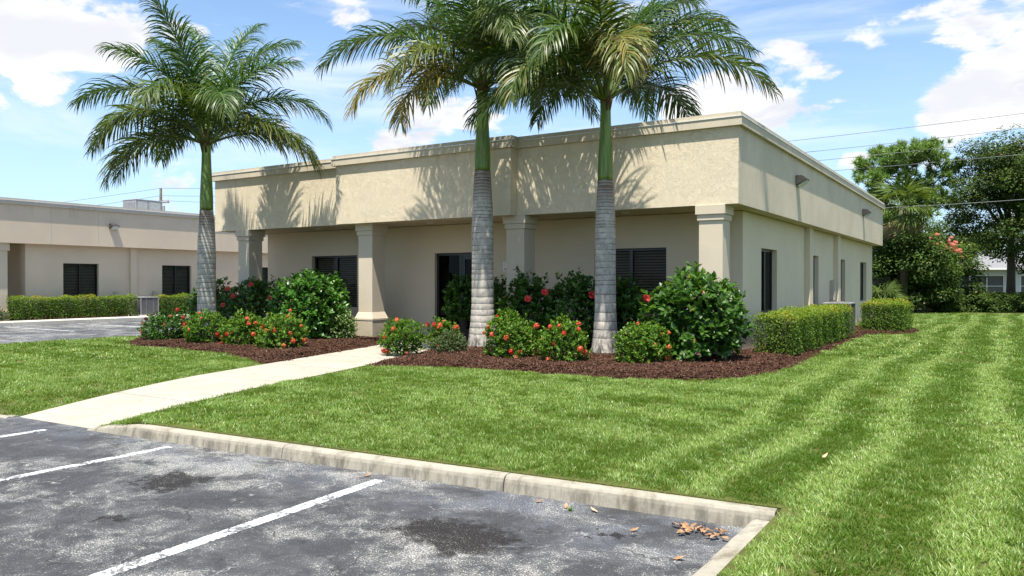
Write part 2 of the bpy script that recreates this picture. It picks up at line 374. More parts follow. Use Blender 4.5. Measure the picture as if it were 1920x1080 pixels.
# ================================================================ SETTING
G = .15
BED_R = [(-9.85, 10.62), (-8.33, 11.2), (-6.75, 11.32), (-5.6, 11.28), (-4.75, 11.42), (-4.1, 11.75), (-3.6, 12.45), (-3.33, 13.4), (-3.28, 14.6), (-3.34, 17.2), (-3.40, 20.0), (-3.45, 24.4), (-3.1, 25.0), (-2.5, 25.35), (-2.3, 25.9), (-2.4, 28.6), (-4.87, 28.9), (-4.87, 17.1), (-11.2, 17.1), (-11.2, 15.5), (-10.9, 13.9), (-10.35, 12.2)]
WALK_R = [(-8.73, 4.90), (-8.95, 6.6), (-9.28, 8.4), (-9.85, 10.62), (-10.35, 12.2), (-10.9, 13.9), (-11.2, 15.5)]
WALK_L = [(-10.22, 4.82), (-10.70, 6.6), (-11.2, 8.4), (-11.80, 10.62), (-12.22, 12.2), (-12.70, 13.9), (-13.2, 15.5)]
BED_L = [(-11.58+.02, 9.80), (-11.80, 10.62), (-12.22, 12.2), (-12.70, 13.9), (-13.2, 15.5), (-13.2, 17.1), (-20.1, 17.1), (-20.75, 17.1), (-20.75, 13.5), (-19.6, 12.3), (-18.7, 11.45), (-17.6, 10.95), (-15.6, 10.98), (-14.1, 10.80), (-12.8, 10.35)]
def ramp_z(y): 
    t = np.clip((y-4.86)/3.2, 0, 1); return .006+(G-.006)*(1-(1-t)**1.7)
def lawn_z(x, y):
    dx = np.maximum(np.maximum(-10.3-.27*(y-4.9)-x, x+8.75-.0*(y-4.9)), 0); k = np.clip(1-dx/.85, 0, 1); k = k*k*(3-2*k)
    return G-(G-ramp_z(y))*k
def inpoly(x, y, poly):
    c = np.zeros(len(x), bool); n = len(poly)
    for i in range(n):
        x0, y0 = poly[i]; x1, y1 = poly[(i+1) % n]
        if y0 == y1: continue
        k = ((y0 > y) != (y1 > y)) & (x < (x1-x0)*(y-y0)/(y1-y0)+x0); c ^= k
    return c
g = MB().box(-400, 400, -300, 500, -.6, -.03).build('ground', M['lawn_soil']); tag(g, kind='structure')
lot = MB().prism([(-31.95, -30), (-1.35, -30), (-1.35, 5.5), (-20.85, 5.2), (-20.85, 60), (-31.95, 60)], -.02, 0).build('parking_lot', M['asphalt']); tag(lot, kind='structure')
LAWN_R = [(-7.8, 5.03), (-1.27, 5.42), (-1.25, -12), (40, -12), (40, 60), (-20.75, 60), (-20.75, 17.1), (-4.87, 17.1), (-4.87, 28.9)] + BED_R[16:17][:0] + [(-2.4, 28.6), (-2.3, 25.9), (-2.5, 25.35), (-3.1, 25.0), (-3.45, 24.4), (-3.40, 20.0), (-3.34, 17.2), (-3.28, 14.6), (-3.33, 13.4), (-3.6, 12.45), (-4.1, 11.75), (-4.75, 11.42), (-5.6, 11.28), (-6.75, 11.32), (-8.33, 11.2), (-9.85, 10.62), (-9.28, 8.4), (-7.8, 8.4)]
LAWN_L = [(-20.75, 4.5), (-12.4, 4.76), (-12.4, 8.4)] + WALK_L[2:3] + [(-11.58, 9.80), (-12.8, 10.35), (-14.1, 10.80), (-15.6, 10.98), (-17.6, 10.95), (-18.7, 11.45), (-19.6, 12.3), (-20.75, 13.5)]
tag(MB().prism(LAWN_R, -.03, G-.015).build('lawn', M['lawn_soil']), kind='structure')
tag(MB().prism(LAWN_L, -.03, G-.015).build('lawn', M['lawn_soil']), kind='structure')

STR = [[(-8.73, 4.97), (-7.8, 5.03), (-7.8, 8.4), (-9.28, 8.4), (-8.95, 6.6)], [(-10.27, 4.82), (-10.7, 6.6), (-11.2, 8.4), (-12.4, 8.4), (-12.4, 4.76)]]
def sloped_lawn(poly):
    bm = bmesh.new(); bm.faces.new([bm.verts.new((x, y, 0)) for x, y in poly]); bmesh.ops.triangulate(bm, faces=bm.faces)
    for _ in range(5): bmesh.ops.subdivide_edges(bm, edges=[e for e in bm.edges if e.calc_length() > .22], cuts=1); bmesh.ops.triangulate(bm, faces=bm.faces)
    for v in bm.verts: v.co.z = float(lawn_z(v.co.x, v.co.y))-.015
    me = bpy.data.meshes.new('lawn'); bm.to_mesh(me); bm.free(); me.materials.append(M['lawn_soil']); tag(mesh_obj('lawn', me), kind='structure')
for p_ in STR: sloped_lawn(p_)
def walk_at(side, Y):
    L = WALK_L if side else WALK_R
    for (x0, y0), (x1, y1) in zip(L, L[1:]):
        if y0 <= Y <= y1: return x0+(x1-x0)*(Y-y0)/(y1-y0)
    return L[0][0] if Y < L[0][1] else L[-1][0]
walk = tag(bpy.data.objects.new('sidewalk', None), kind='structure'); C.objects.link(walk)
ys = [4.86, 6.35, 8.1, 9.9, 11.7, 13.6, 15.5]
for i in range(6):
    a, b = ys[i]+.009, ys[i+1]-.009
    zb = G if i else .005
    bm = MB(); nseg = 4; vt = []
    for k in range(nseg+1):
        Y = a+(b-a)*k/nseg; z = float(ramp_z(Y))
        vt.append([bm.b.verts.new((walk_at(1, Y), Y+.02, z)), bm.b.verts.new((walk_at(0, Y), Y+.02 if i or k else Y+.06, z)),
                   bm.b.verts.new((walk_at(0, Y), Y+.02, z-.12)), bm.b.verts.new((walk_at(1, Y), Y+.02, z-.12))])
    for p, q in zip(vt, vt[1:]):
        for j in range(4): bm.b.faces.new((p[j], p[(j+1) % 4], q[(j+1) % 4], q[j]))
    bm.b.faces.new(vt[0]); bm.b.faces.new(vt[-1][::-1])
    bm.build('slab', M['walk'], walk)
MB().box(-13.9, -11.2, 15.508, 17.09, .02, G+.004, .006).build('slab', M['walk'], walk)
tag(MB().box(-13.4, -9, 4.95, 15.4, -.05, -.01).build('walk_base', M['soil']), kind='structure')

# kerb: rounded section swept along a line, one piece per joint
def kerb_piece(pts, parent, h=.125, wdt=.17, mat=None, hs=None, jit=.0):
    prof = [(0, -.04), (0.004, .0), (.018, .58), (.028, .80), (.044, .93), (.068, .985), (.10, 1.0), (wdt-.012, 1.0), (wdt, .93), (wdt, -.04)]
    bm = MB(); rings = []
    n = len(pts)
    for i, p in enumerate(pts):
        p = Vector(p); t = (Vector(pts[min(i+1, n-1)])-Vector(pts[max(i-1, 0)])).normalized(); nn = Vector((-t.y, t.x))
        hh = h if hs is None else hs[i]
        rings.append([bm.b.verts.new((p.x+nn.x*(o+jit*rnd.uniform(-1, 1)*.5), p.y+nn.y*(o+jit*rnd.uniform(-1, 1)*.5), zf*hh+(jit*rnd.uniform(-1, 1) if .8 < zf < 1 else 0))) for o, zf in prof])
    for a, b in zip(rings, rings[1:]):
        for k in range(len(prof)-1): bm.b.faces.new((a[k], a[k+1], b[k+1], b[k]))
    bm.b.faces.new(rings[0][::-1]); bm.b.faces.new(rings[-1])
    return bm.build('kerb_segment', mat or M['kerb'], parent, smooth=False)
kerb = tag(bpy.data.objects.new('kerb', None), kind='structure'); C.objects.link(kerb)
def kY(x): return 5.03+.06*(x+5.71)
def seg(x0, x1, hs=None, n=24):
    xs = np.linspace(x0, x1, n); kerb_piece([(x, kY(x)) for x in xs], kerb, hs=hs, jit=.0035)
xs0 = np.linspace(-8.70, -5.74, 24); seg(-8.70, -5.74, [.012+.113*min(1, max(0, (x+8.70)/.85))**.7 for x in xs0])
seg(-5.73, -3.36); seg(-3.35, -1.30)
for y0, y1 in ((5.10, 2.2), (2.19, -.8), (-.81, -3.8), (-3.81, -6.8)):
    kerb_piece([(-1.43, y) for y in np.linspace(y1, y0, 20)][::-1], kerb, jit=.003)
xs = np.linspace(-13.3, -10.3, 20); seg(-13.3, -10.3, [.010+.115*min(1, max(0, (-10.5-x)/.9)) for x in xs], 20)
for x0, x1 in ( (-16.3, -13.31), (-19.3, -16.31), (-20.9, -19.31)):
    seg(x0, x1)
for y0, y1 in ((4.3, 9), (9.01, 14), (14.01, 19), (19.01, 24), (24.01, 29)):
    kerb_piece([(-20.93, y) for y in np.linspace(y0, y1, 6)][::-1], kerb)
# pavement by the far building
pav = tag(bpy.data.objects.new('pavement', None), kind='structure'); C.objects.link(pav)
for k in range(14):
    y = 3+3*k; MB().box(-33.0, -31.93, y+.01, y+2.99, -.02, G, .02).build('slab', M['kerb_far'], pav)
fb = MB().box(-34.05, -33.02, 3, 45, -.02, .12).build('planting_strip', M['mulch_floor']); tag(fb, kind='structure')

# painted lines
pm = []
for x, y0, y1 in ((-9.10, -1.0, 4.62), (-7.10, -2.5, 4.80)):
    pm.append((x-.052, x+.052, y0, y1))
for x0, x1, y0, y1 in pm:
    tag(MB().box(x0, x1, y0, y1, -.004, .004).build('painted_line', M['paint']), kind='structure')
tag(MB().prism([(-4.475, 4.93), (-4.36, 2.44), (-4.15, -2.0), (-4.035, -2.0), (-4.245, 2.44), (-4.36, 4.93)], -.004, .004).build('painted_line', M['paint']), kind='structure')
for k in range(8):
    y = 9+k*2.75; tag(MB().box(-31.6, -26.8, y, y+.1, -.004, .004).build('painted_line', M['paint']), kind='structure')

# mulch beds: gently mounded sheets
def bed(poly, name):
    bm = bmesh.new(); vs = [bm.verts.new((x, y, G+.005)) for x, y in poly]; bm.faces.new(vs)
    bmesh.ops.triangulate(bm, faces=bm.faces)
    for _ in range(4): 
        bmesh.ops.subdivide_edges(bm, edges=[e for e in bm.edges if e.calc_length() > .45], cuts=1); bmesh.ops.triangulate(bm, faces=bm.faces)
    bd = [v for v in bm.verts if v.is_boundary]; P_ = np.array(poly)
    A = P_; B = np.roll(P_, -1, 0)
    for v in bm.verts:
        p = np.array([v.co.x, v.co.y]); ab = B-A; t = np.clip(((p-A)*ab).sum(1)/(ab**2).sum(1), 0, 1); d = np.sqrt((((A+ab*t[:, None])-p)**2).sum(1)).min()
        v.co.z = bed_z(v.co.x, v.co.y, d)
    me = bpy.data.meshes.new(name); bm.to_mesh(me); bm.free(); me.materials.append(M['mulch_floor'])
    for p in me.polygons: p.use_smooth = True
    return tag(mesh_obj(name, me), kind='structure')
def bed_z(x, y, d): return G-.03+min(d, .5)*.14+.012*math.sin(3*x+1.3*y)*min(1, d*3)
bed(BED_R, 'mulch_bed'); bed(BED_L, 'mulch_bed')

# ---------------------------------------------------------------- scatter by instancing (grass and mulch)
def scatter(name, P, rot, scl, tint, srcs, label, cat=None):
    me = bpy.data.meshes.new(name); n = len(P)
    me.vertices.add(n); me.vertices.foreach_set('co', np.asarray(P, np.float32).ravel())
    for an, tp, dat, f in (('rot', 'FLOAT_VECTOR', rot, 'vector'), ('scl', 'FLOAT', scl, 'value'), ('tint', 'FLOAT', tint, 'value'), ('pick', 'INT', rng.integers(0, len(srcs), n), 'value')):
        a = me.attributes.new(an, tp, 'POINT'); a.data.foreach_set(f, np.ascontiguousarray(dat, dtype=np.int32 if tp == 'INT' else np.float32).ravel())
    o = mesh_obj(name, me); tag(o, label, cat, kind='stuff')
    ng = bpy.data.node_groups.new(name, 'GeometryNodeTree')
    ng.interface.new_socket('Geometry', in_out='INPUT', socket_type='NodeSocketGeometry'); ng.interface.new_socket('Geometry', in_out='OUTPUT', socket_type='NodeSocketGeometry')
    T = NT(ng); gi = T.new('NodeGroupInput'); go = T.new('NodeGroupOutput'); gtin = T.new('GeometryNodeGeometryToInstance')
    for s_ in srcs[::-1]:
        oi = T.new('GeometryNodeObjectInfo'); oi.inputs['Object'].default_value = s_; oi.inputs['As Instance'].default_value = True
        T.l.new(oi.outputs['Geometry'], gtin.inputs[0])
    def attr(nm, dt): a = T.new('GeometryNodeInputNamedAttribute', data_type=dt); a.inputs[0].default_value = nm; return a.outputs[0]
    mp = T.new('GeometryNodeMeshToPoints'); T.l.new(gi.outputs[0], mp.inputs[0])
    ip = T.new('GeometryNodeInstanceOnPoints'); T.l.new(mp.outputs[0], ip.inputs['Points']); T.l.new(gtin.outputs[0], ip.inputs['Instance'])
    ip.inputs['Pick Instance'].default_value = True
    T.l.new(attr('pick', 'INT'), ip.inputs['Instance Index']); T.l.new(attr('rot', 'FLOAT_VECTOR'), ip.inputs['Rotation']); T.l.new(attr('scl', 'FLOAT'), ip.inputs['Scale'])
    T.l.new(ip.outputs[0], go.inputs[0])
    md = o.modifiers.new('scatter', 'NODES'); md.node_group = ng
    return o
def tuft(nb, rad, hgt, wid, seed, lean=.55, segs=3):
    """patch of grass blades leaning towards local +X"""
    r = np.random.default_rng(seed); V = []; F = []; Cc = []
    a = r.uniform(0, 2*np.pi, nb); q = rad*np.sqrt(r.uniform(0, 1, nb)); bx, by = q*np.cos(a), q*np.sin(a)
    h = hgt*r.uniform(.55, 1.15, nb); az = r.normal(0, .9, nb); ln = np.abs(r.normal(lean, .3, nb)); wd = wid*r.uniform(.6, 1.2, nb)
    fa = az+np.pi/2+r.normal(0, .7, nb)
    tint = r.uniform(0, 1, nb); yg = np.clip(r.normal(.15, .3, nb), 0, 1); dry = (r.uniform(0, 1, nb) > .955)*.9
    rows = []
    for k in range(segs+1):
        t = k/segs; l_ = ln*(t**1.6); x = bx+np.cos(az)*h*l_*.9; y = by+np.sin(az)*h*l_*.9; z = h*(t-.25*ln*t*t)
        ww = wd*(1-t**2.2)+.0006
        rows.append((np.stack([x-np.cos(fa)*ww/2, y-np.sin(fa)*ww/2, z], 1), np.stack([x+np.cos(fa)*ww/2, y+np.sin(fa)*ww/2, z], 1)))
    allv = np.concatenate([np.stack(rw, 1) for rw in rows], 1)  # nb, 2(segs+1), 3
    npv = 2*(segs+1)
    V = allv.reshape(-1, 3); base = np.arange(nb)[:, None]*npv
    F = np.concatenate([base+np.array([2*k, 2*k+1, 2*k+3, 2*k+2]) for k in range(segs)], 0)
    tt = np.repeat(np.linspace(0, 1, segs+1), 2)[None, :]
    col = np.stack([np.clip(tint[:, None]*.6+tt*.4, 0, 1), yg[:, None]*tt, np.broadcast_to(dry[:, None], (nb, npv))], 2).reshape(-1, 3)
    me = np_mesh('grass_tuft', V, F, M['grass'], col)
    return bpy.data.objects.new('grass_tuft', me)
FW = np.array([-math.sin(_th), math.cos(_th)]); RT = np.array([math.cos(_th), math.sin(_th)])
def lawn_points(dens, d0, d1):
    x0, x1, y0, y1 = -21, 14, 0, 44
    n = int(dens*(x1-x0)*(y1-y0)); x = rng.uniform(x0, x1, n); y = rng.uniform(y0, y1, n)
    dep = x*FW[0]+y*FW[1]; lat = x*RT[0]+y*RT[1]; dist = np.hypot(x, y)
    k = (dist >= d0) & (dist < d1) & (dep > 1.5) & (np.abs(lat) < dep*.70+1.6)
    x, y = x[k], y[k]
    k = inpoly(x, y, LAWN_R) | inpoly(x, y, LAWN_L) | inpoly(x, y, STR[0]) | inpoly(x, y, STR[1])
    k &= ~((x > -21) & (x < -4.5) & (y > 17.0))
    return x[k], y[k]
def grass_field(x, y):
    n = len(x)
    wob = .10*np.sin(y*.5+.7)+.07*np.sin(y*1.3)
    right = 1/(1+np.exp(-(x+2.7)*5))
    wv2 = x+wob+1.82
    sr = np.sin(2*np.pi*wv2/.80+np.pi/2+.9*np.sin(wv2*2.1+.5)); sr = (np.clip(.5+.5*sr, 0, 1)**2.2*2.2-.75)*(.75+.25*np.sin(y*.6+x*2))
    dbed = np.hypot(np.maximum(x+3.3, 0), np.maximum(11.3-y, 0))
    sf = np.sin(2*np.pi*(y+.12*np.sin(x*.8)+.06*x)/1.35+1.5*np.sin(x*.35+y*.2))*.28*(1+np.sin(x*.9+y*.5))
    st = right*sr+(1-right)*sf
    big = .5*np.sin(x*1.1+np.sin(y*.9)*1.7)*np.sin(y*.8+np.sin(x*.7)*1.3)+.5*np.sin(x*2.9+y*1.7)*np.sin(y*2.3-x*1.2)
    fn = .5*np.sin(x*7.3+y*3.1+np.sin(y*5))*np.sin(y*6.1-x*2.2); st = st*(.62+.28*right)+big*.34+fn*.22
    return np.clip(st, -1, 1)
def edge_dist(x, y, poly):
    P_ = np.array(poly); A = P_; B = np.roll(P_, -1, 0); d = np.full(len(x), 1e9)
    for a, b in zip(A, B):
        ab = b-a; t = np.clip(((x-a[0])*ab[0]+(y-a[1])*ab[1])/(ab@ab), 0, 1); d = np.minimum(d, np.hypot(a[0]+ab[0]*t-x, a[1]+ab[1]*t-y))
    return d
for bi, (dens, d0, d1, rad, nb, hg, wd, nm) in enumerate(((520, 0, 8.5, .055, 19, .050, .0055, 'near'), (150, 8.5, 17, .10, 34, .052, .008, 'mid'), (34, 17, 60, .20, 60, .058, .015, 'far'))):
    x, y = lawn_points(dens, d0, d1); st = grass_field(x, y)
    n = len(x); srcs = [tuft(nb, rad, hg, wd, 20+bi*10+k) for k in range(5)]
    # leaning away from the viewer (light band) or towards (dark band)
    away = st+rng.normal(0, .35, n)
    lean_az = np.where(away > 0, np.arctan2(FW[1], FW[0]), np.arctan2(-FW[1], -FW[0]))+rng.normal(0, .9, n)
    rot = np.stack([rng.normal(0, .08, n), np.abs(away)*.30, lean_az], 1)
    ed = np.minimum(edge_dist(x, y, LAWN_R), edge_dist(x, y, LAWN_L)); ed = np.where((x > -12.4) & (x < -7.8) & (y < 8.6), np.abs(np.maximum(-10.25-.27*(y-4.9)-x, x+8.75+.19*(y-4.9))), ed); scl = rng.uniform(.75, 1.2, n)*np.clip(.62+ed*2.2, .62, 1)
    keep = ~((ed < .035) & (y < 5.6) & (x > -8.2)); x, y, st, away, lean_az, rot, scl = x[keep], y[keep], st[keep], away[keep], lean_az[keep], rot[keep], scl[keep]; n = len(x)
    tint = np.clip(.26-st*.36+rng.normal(0, .09, n), 0, .9)  # light and dark of the mow stripes also painted into blade colour, besides the lean
    z = lawn_z(x, y)-.02
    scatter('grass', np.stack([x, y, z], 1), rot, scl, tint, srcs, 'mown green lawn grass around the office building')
    print('grass', nm, n)
# mulch chips
def chip_patch(seed, n=70, rad=.13):
    r = np.random.default_rng(seed); V = []; F = []; Cc = []
    for i in range(n):
        a = r.uniform(0, 6.28); q = rad*math.sqrt(r.uniform(0, 1)); L = r.uniform(.012, .04); wd = r.uniform(.003, .008)
        Rm = Matrix.Rotation(r.uniform(0, 6.28), 3, 'Z') @ Matrix.Rotation(r.normal(0, .35), 3, 'Y') @ Matrix.Rotation(r.normal(0, .5), 3, 'X')
        c = Vector((q*math.cos(a), q*math.sin(a), r.uniform(.0, .022))); b = len(V)
        for dx in (-1, 1):
            for dy, dz in ((-1, -1), (1, -1), (0, 1)): V.append(c+Rm @ Vector((dx*L*(1 if dy else .8), dy*wd, dz*wd*.5)))
        F += [(b, b+1, b+4, b+3), (b+1, b+2, b+5, b+4), (b+2, b, b+3, b+5)]
        cc = (r.uniform(0, 1)**1.3, r.uniform(0, 1), 0); Cc += [cc]*6
    return bpy.data.objects.new('mulch_patch', np_mesh('mulch_patch', V, F, M['mulch_chip'], np.array(Cc)))
chips = [chip_patch(60+k) for k in range(5)]
n = 150000; x = rng.uniform(-21, -2, n)[:n//5]; y = rng.uniform(9.5, 29, n)[:n//5]
kk = (inpoly(x, y, BED_R) | inpoly(x, y, BED_L)) & ~((x > -20.1) & (x < -4.87) & (y > 17.1)); x, y = x[kk], y[kk]
dd = np.where(x < -11.5, edge_dist(x, y, BED_L), edge_dist(x, y, BED_R))
z = np.array([bed_z(a, b, d) for a, b, d in zip(x, y, dd)]); kk = dd > .05; x, y, z = x[kk], y[kk], z[kk]; n = len(x)
scatter('mulch', np.stack([x, y, z], 1), np.stack([rng.normal(0, .06, n), rng.normal(0, .06, n), rng.uniform(0, 6.28, n)], 1), rng.uniform(.8, 1.35, n), rng.uniform(0, 1, n), chips, 'reddish brown shredded bark mulch in the planting beds')

# ================================================================ OFFICE BUILDINGS
def wall_open(axis, c0, c1, u0, u1, z0, z1, ops):
    """wall slab between planes c0 and c1 (axis 'x': plane X=c, runs along Y; 'y': plane Y=c, runs along X) with rectangular openings (u0,u1,z0,z1)"""
    us = sorted({u0, u1, *[v for o in ops for v in o[:2]]}); zs = sorted({z0, z1, *[v for o in ops for v in o[2:]]})
    bm = MB()
    def P_(c, u, z): return (c, u, z) if axis == 'x' else (u, c, z)
    def quad(pts): bm.b.faces.new([bm.b.verts.new(p) for p in pts])
    def isop(i, j):
        if i < 0 or j < 0 or i >= len(us)-1 or j >= len(zs)-1: return True
        um, zm = (us[i]+us[i+1])/2, (zs[j]+zs[j+1])/2
        return any(o[0] < um < o[1] and o[2] < zm < o[3] for o in ops)
    for i in range(len(us)-1):
        for j in range(len(zs)-1):
            if isop(i, j): continue
            a, b, c, d = us[i], us[i+1], zs[j], zs[j+1]
            for cc in (c0, c1): quad([P_(cc, a, c), P_(cc, b, c), P_(cc, b, d), P_(cc, a, d)])
            if isop(i-1, j): quad([P_(c0, a, c), P_(c1, a, c), P_(c1, a, d), P_(c0, a, d)])
            if isop(i+1, j): quad([P_(c0, b, c), P_(c1, b, c), P_(c1, b, d), P_(c0, b, d)])
            if isop(i, j-1): quad([P_(c0, a, c), P_(c1, a, c), P_(c1, b, c), P_(c0, b, c)])
            if isop(i, j+1): quad([P_(c0, a, d), P_(c1, a, d), P_(c1, b, d), P_(c0, b, d)])
    bmesh.ops.remove_doubles(bm.b, verts=bm.b.verts, dist=.0005)
    return bm
def window(axis, c, inward, u0, u1, z0, z1, root, mull=(.5,), depth=.12, vertical=False, bl='blind', slats=True, name='window'):
    """frame set back in the opening; children: panes and blind.  c = wall face, inward = +1/-1 direction into the building"""
    d0, d1 = c+inward*depth, c+inward*(depth+.06); t = .055
    def bx(mb, a0, a1, q0, q1, e0, e1, bev=0):
        if axis == 'x': mb.box(min(a0, a1), max(a0, a1), q0, q1, e0, e1, bev)
        else: mb.box(q0, q1, min(a0, a1), max(a0, a1), e0, e1, bev)
    f = MB(); e = .002
    bx(f, d0, d1, u0+e, u1-e, z1-t, z1-e); bx(f, d0, d1, u0+e, u1-e, z0+e, z0+t); bx(f, d0, d1, u0+e, u0+t, z0+t, z1-t); bx(f, d0, d1, u1-t, u1-e, z0+t, z1-t)
    edges = [u0+t]
    for m_ in mull:
        um = u0+(u1-u0)*m_; bx(f, d0-inward*.01, d1, um-.04, um+.04, z0+t, z1-t); edges += [um-.04, um+.04]
    edges.append(u1-t)
    fo = f.build(name, M['bronze'], root)
    for a, b in zip(edges[::2], edges[1::2]):
        p = MB(); bx(p, d0+inward*.025, d0+inward*.031, a, b, z0+t, z1-t); p.build('pane', M['glass'], fo)
    if slats:
        s_ = MB(); db = d1+inward*.06
        if not vertical:
            k = z0+t
            while k < z1-t:
                vs = []
                for a_, z_ in ((db-inward*.016, k-.026), (db+inward*.016, k+.022)):
                    for u in (u0+.03, u1-.03): vs.append((a_, u, z_) if axis == 'x' else (u, a_, z_))
                v = [s_.b.verts.new(p) for p in (vs[0], vs[1], vs[3], vs[2])]; s_.b.faces.new(v); k += .066
        b_ = s_.build('blind', M[bl], fo); b_['kind'] = 'stuff'
    r = MB(); bx(r, d1+inward*.30, d1+inward*.31, u0-.3, u1+.3, z0-.2, z1+.15); r.build('room_backing', M['dark_room'], fo)
    return fo
def cornice(path, root, mats, out=1, z=(4.76, 4.925, 4.94, 5.03)):
    """stepped band along a closed outline (list of x,y corners); outline is the wall face, normals pushed outwards"""
    n = len(path)
    def offs(d):
        r = []
        for i in range(n):
            p0, p1, p2 = Vector(path[i-1]), Vector(path[i]), Vector(path[(i+1) % n])
            e1, e2 = (p1-p0).normalized(), (p2-p1).normalized(); n1, n2 = Vector((e1.y, -e1.x)), Vector((e2.y, -e2.x))
            r.append(p1+(n1+n2)/(1+n1.dot(n2))*d)
        return r
    def ring(name, d, z0, z1, mat, inn=.25):
        o, i_ = offs(d), offs(-inn); bm = MB()
        vs = [[bm.b.verts.new((p.x, p.y, z_)) for p in q] for q, z_ in ((o, z0), (o, z1), (i_, z1), (i_, z0))]
        for k in range(n):
            k2 = (k+1) % n
            for a in range(4): b = (a+1) % 4; bm.b.faces.new((vs[a][k], vs[a][k2], vs[b][k2], vs[b][k]))
        return bm.build(name, mat, root)
    ring('cornice', .085, z[0], z[1], mats[0]); ring('flashing', .10, z[1]+.001, z[2]-.001, M['flashing']); ring('coping', .06, z[2], z[3], mats[0])

ob = empty('office_building', (0, 0, 0))
tag(ob, 'single storey beige stucco office building with columns behind the three palms', 'building')
FX0, FX1, FY, BY = -20.6, -4.5, 15.5, 36.7
WX0, WX1, WY = -20.1, -4.87, 17.1
ZS, ZT = 3.22, 5.03
# lower walls
front_ops = [(-18.10, -16.22, .92, 2.46), (-13.33, -11.39, G, 2.46), (-8.45, -6.62, .92, 2.46)]
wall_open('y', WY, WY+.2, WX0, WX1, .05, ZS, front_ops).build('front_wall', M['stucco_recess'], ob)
side_ops = [(18.62, 20.1, .92, 2.46), (23.75, 25.2, .92, 2.46), (28.45, 29.85, .92, 2.46), (33.2, 34.8, .92, 2.46)]
wall_open('x', WX1+.002, WX1-.2, WY-.002, 36.4, .05, ZS, side_ops).build('side_wall', M['stucco_wall'], ob)
MB().box(WX0, WX0+.2, WY+.202, 36.4, .05, ZS).build('side_wall', M['stucco_wall'], ob)
MB().box(WX0+.202, WX1-.202, 36.2, 36.4, .05, ZS).build('back_wall', M['stucco_wall'], ob)
# parapet: four bands, front with the projecting middle
BX0, BX1, BYF = -15.2, -9.66, 15.22
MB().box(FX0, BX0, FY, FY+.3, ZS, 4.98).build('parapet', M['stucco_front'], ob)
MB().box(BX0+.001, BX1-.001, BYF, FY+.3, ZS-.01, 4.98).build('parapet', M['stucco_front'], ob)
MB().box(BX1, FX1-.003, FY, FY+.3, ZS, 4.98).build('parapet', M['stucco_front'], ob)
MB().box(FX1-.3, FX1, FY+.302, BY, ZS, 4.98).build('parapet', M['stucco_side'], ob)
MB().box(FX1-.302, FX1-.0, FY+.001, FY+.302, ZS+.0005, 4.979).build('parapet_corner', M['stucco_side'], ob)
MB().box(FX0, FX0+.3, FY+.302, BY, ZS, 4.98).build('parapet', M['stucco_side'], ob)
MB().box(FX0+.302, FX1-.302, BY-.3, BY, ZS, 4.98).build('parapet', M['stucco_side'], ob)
cornice([(FX0, FY), (BX0, FY), (BX0, BYF), (BX1, BYF), (BX1, FY), (FX1, FY), (FX1, BY), (FX0, BY)], ob, [M['trim']])
MB().box(FX0+.302, FX1-.302, FY+.302, WY-.002, ZS+.012, ZS+.08).build('soffit', M['stucco_recess'], ob)
MB().box(WX1+.004, FX1-.302, WY, BY-.302, ZS+.012, ZS+.08).build('soffit', M['stucco_wall'], ob)
MB().box(FX0+.302, FX1-.302, WY, BY-.302, ZS+.09, ZS+.2).build('ceiling_slab', M['roof'], ob)
MB().box(FX0+.302, FX1-.302, FY+.302, BY-.302, 4.4, 4.5).build('roof', M['roof'], ob)
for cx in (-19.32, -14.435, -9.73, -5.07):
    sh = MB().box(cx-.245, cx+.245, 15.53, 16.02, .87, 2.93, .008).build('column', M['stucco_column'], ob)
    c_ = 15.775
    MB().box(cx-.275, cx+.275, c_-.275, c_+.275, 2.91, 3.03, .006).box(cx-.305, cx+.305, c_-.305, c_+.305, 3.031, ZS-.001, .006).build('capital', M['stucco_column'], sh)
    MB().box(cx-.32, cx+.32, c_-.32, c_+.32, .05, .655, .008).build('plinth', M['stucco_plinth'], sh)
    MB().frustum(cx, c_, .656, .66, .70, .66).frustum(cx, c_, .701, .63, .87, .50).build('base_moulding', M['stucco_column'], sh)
for y in (23.28, 27.68):
    MB().box(WX1+.004, WX1+.15, y-.02, y+.42, .05, ZS+.01, .004).build('pilaster', M['stucco_wall'], ob)
for x, y in ((-17.0, 16.35), (-12.9, 16.35), (-7.3, 16.35)):
    d = MB().tube([(x, y, ZS+.013), (x, y, ZS-.002)], [.10, .10], 16).build('downlight', M['white_paint'], ob)
window('y', WY, 1, -18.10, -16.22, .92, 2.46, ob)
window('y', WY, 1, -8.45, -6.62, .92, 2.46, ob)
for a, b, _, _ in side_ops: window('x', WX1+.002, -1, a, b, .92, 2.46, ob)
# entrance doors
dr = MB(); y0_, y1_ = WY+.10, WY+.16
dr.box(-13.328, -13.26, y0_, y1_, G, 2.458).box(-11.46, -11.392, y0_, y1_, G, 2.458).box(-13.26, -11.46, y0_, y1_, 2.39, 2.458).box(-12.56, -12.48, y0_, y1_, G, 2.39)
door = dr.build('door', M['bronze'], ob)
MB().box(-13.26, -12.56, y0_+.02, y0_+.03, G+.1, 2.39).build('pane', M['glass_dark'], door)
lf = MB(); lf.box(-12.478, -12.38, y0_+.01, y1_-.01, G+.01, 2.388).box(-11.56, -11.462, y0_+.01, y1_-.01, G+.01, 2.388).box(-12.38, -11.56, y0_+.01, y1_-.01, 2.28, 2.388).box(-12.38, -11.56, y0_+.01, y1_-.01, G+.01, .40)
lf.build('door_leaf', M['bronze'], door)
MB().box(-12.38, -11.56, y0_+.025, y0_+.033, .40, 2.28).build('pane', M['glass_dark'], door)
MB().box(-13.26, -12.56, y0_, y1_, G+.005, G+.1).build('sill', M['bronze'], door)
MB().tube([(-12.33, y0_-.05, .95), (-12.33, y0_-.05, 1.45)], .014, 8).build('handle', M['grey_metal'], door)
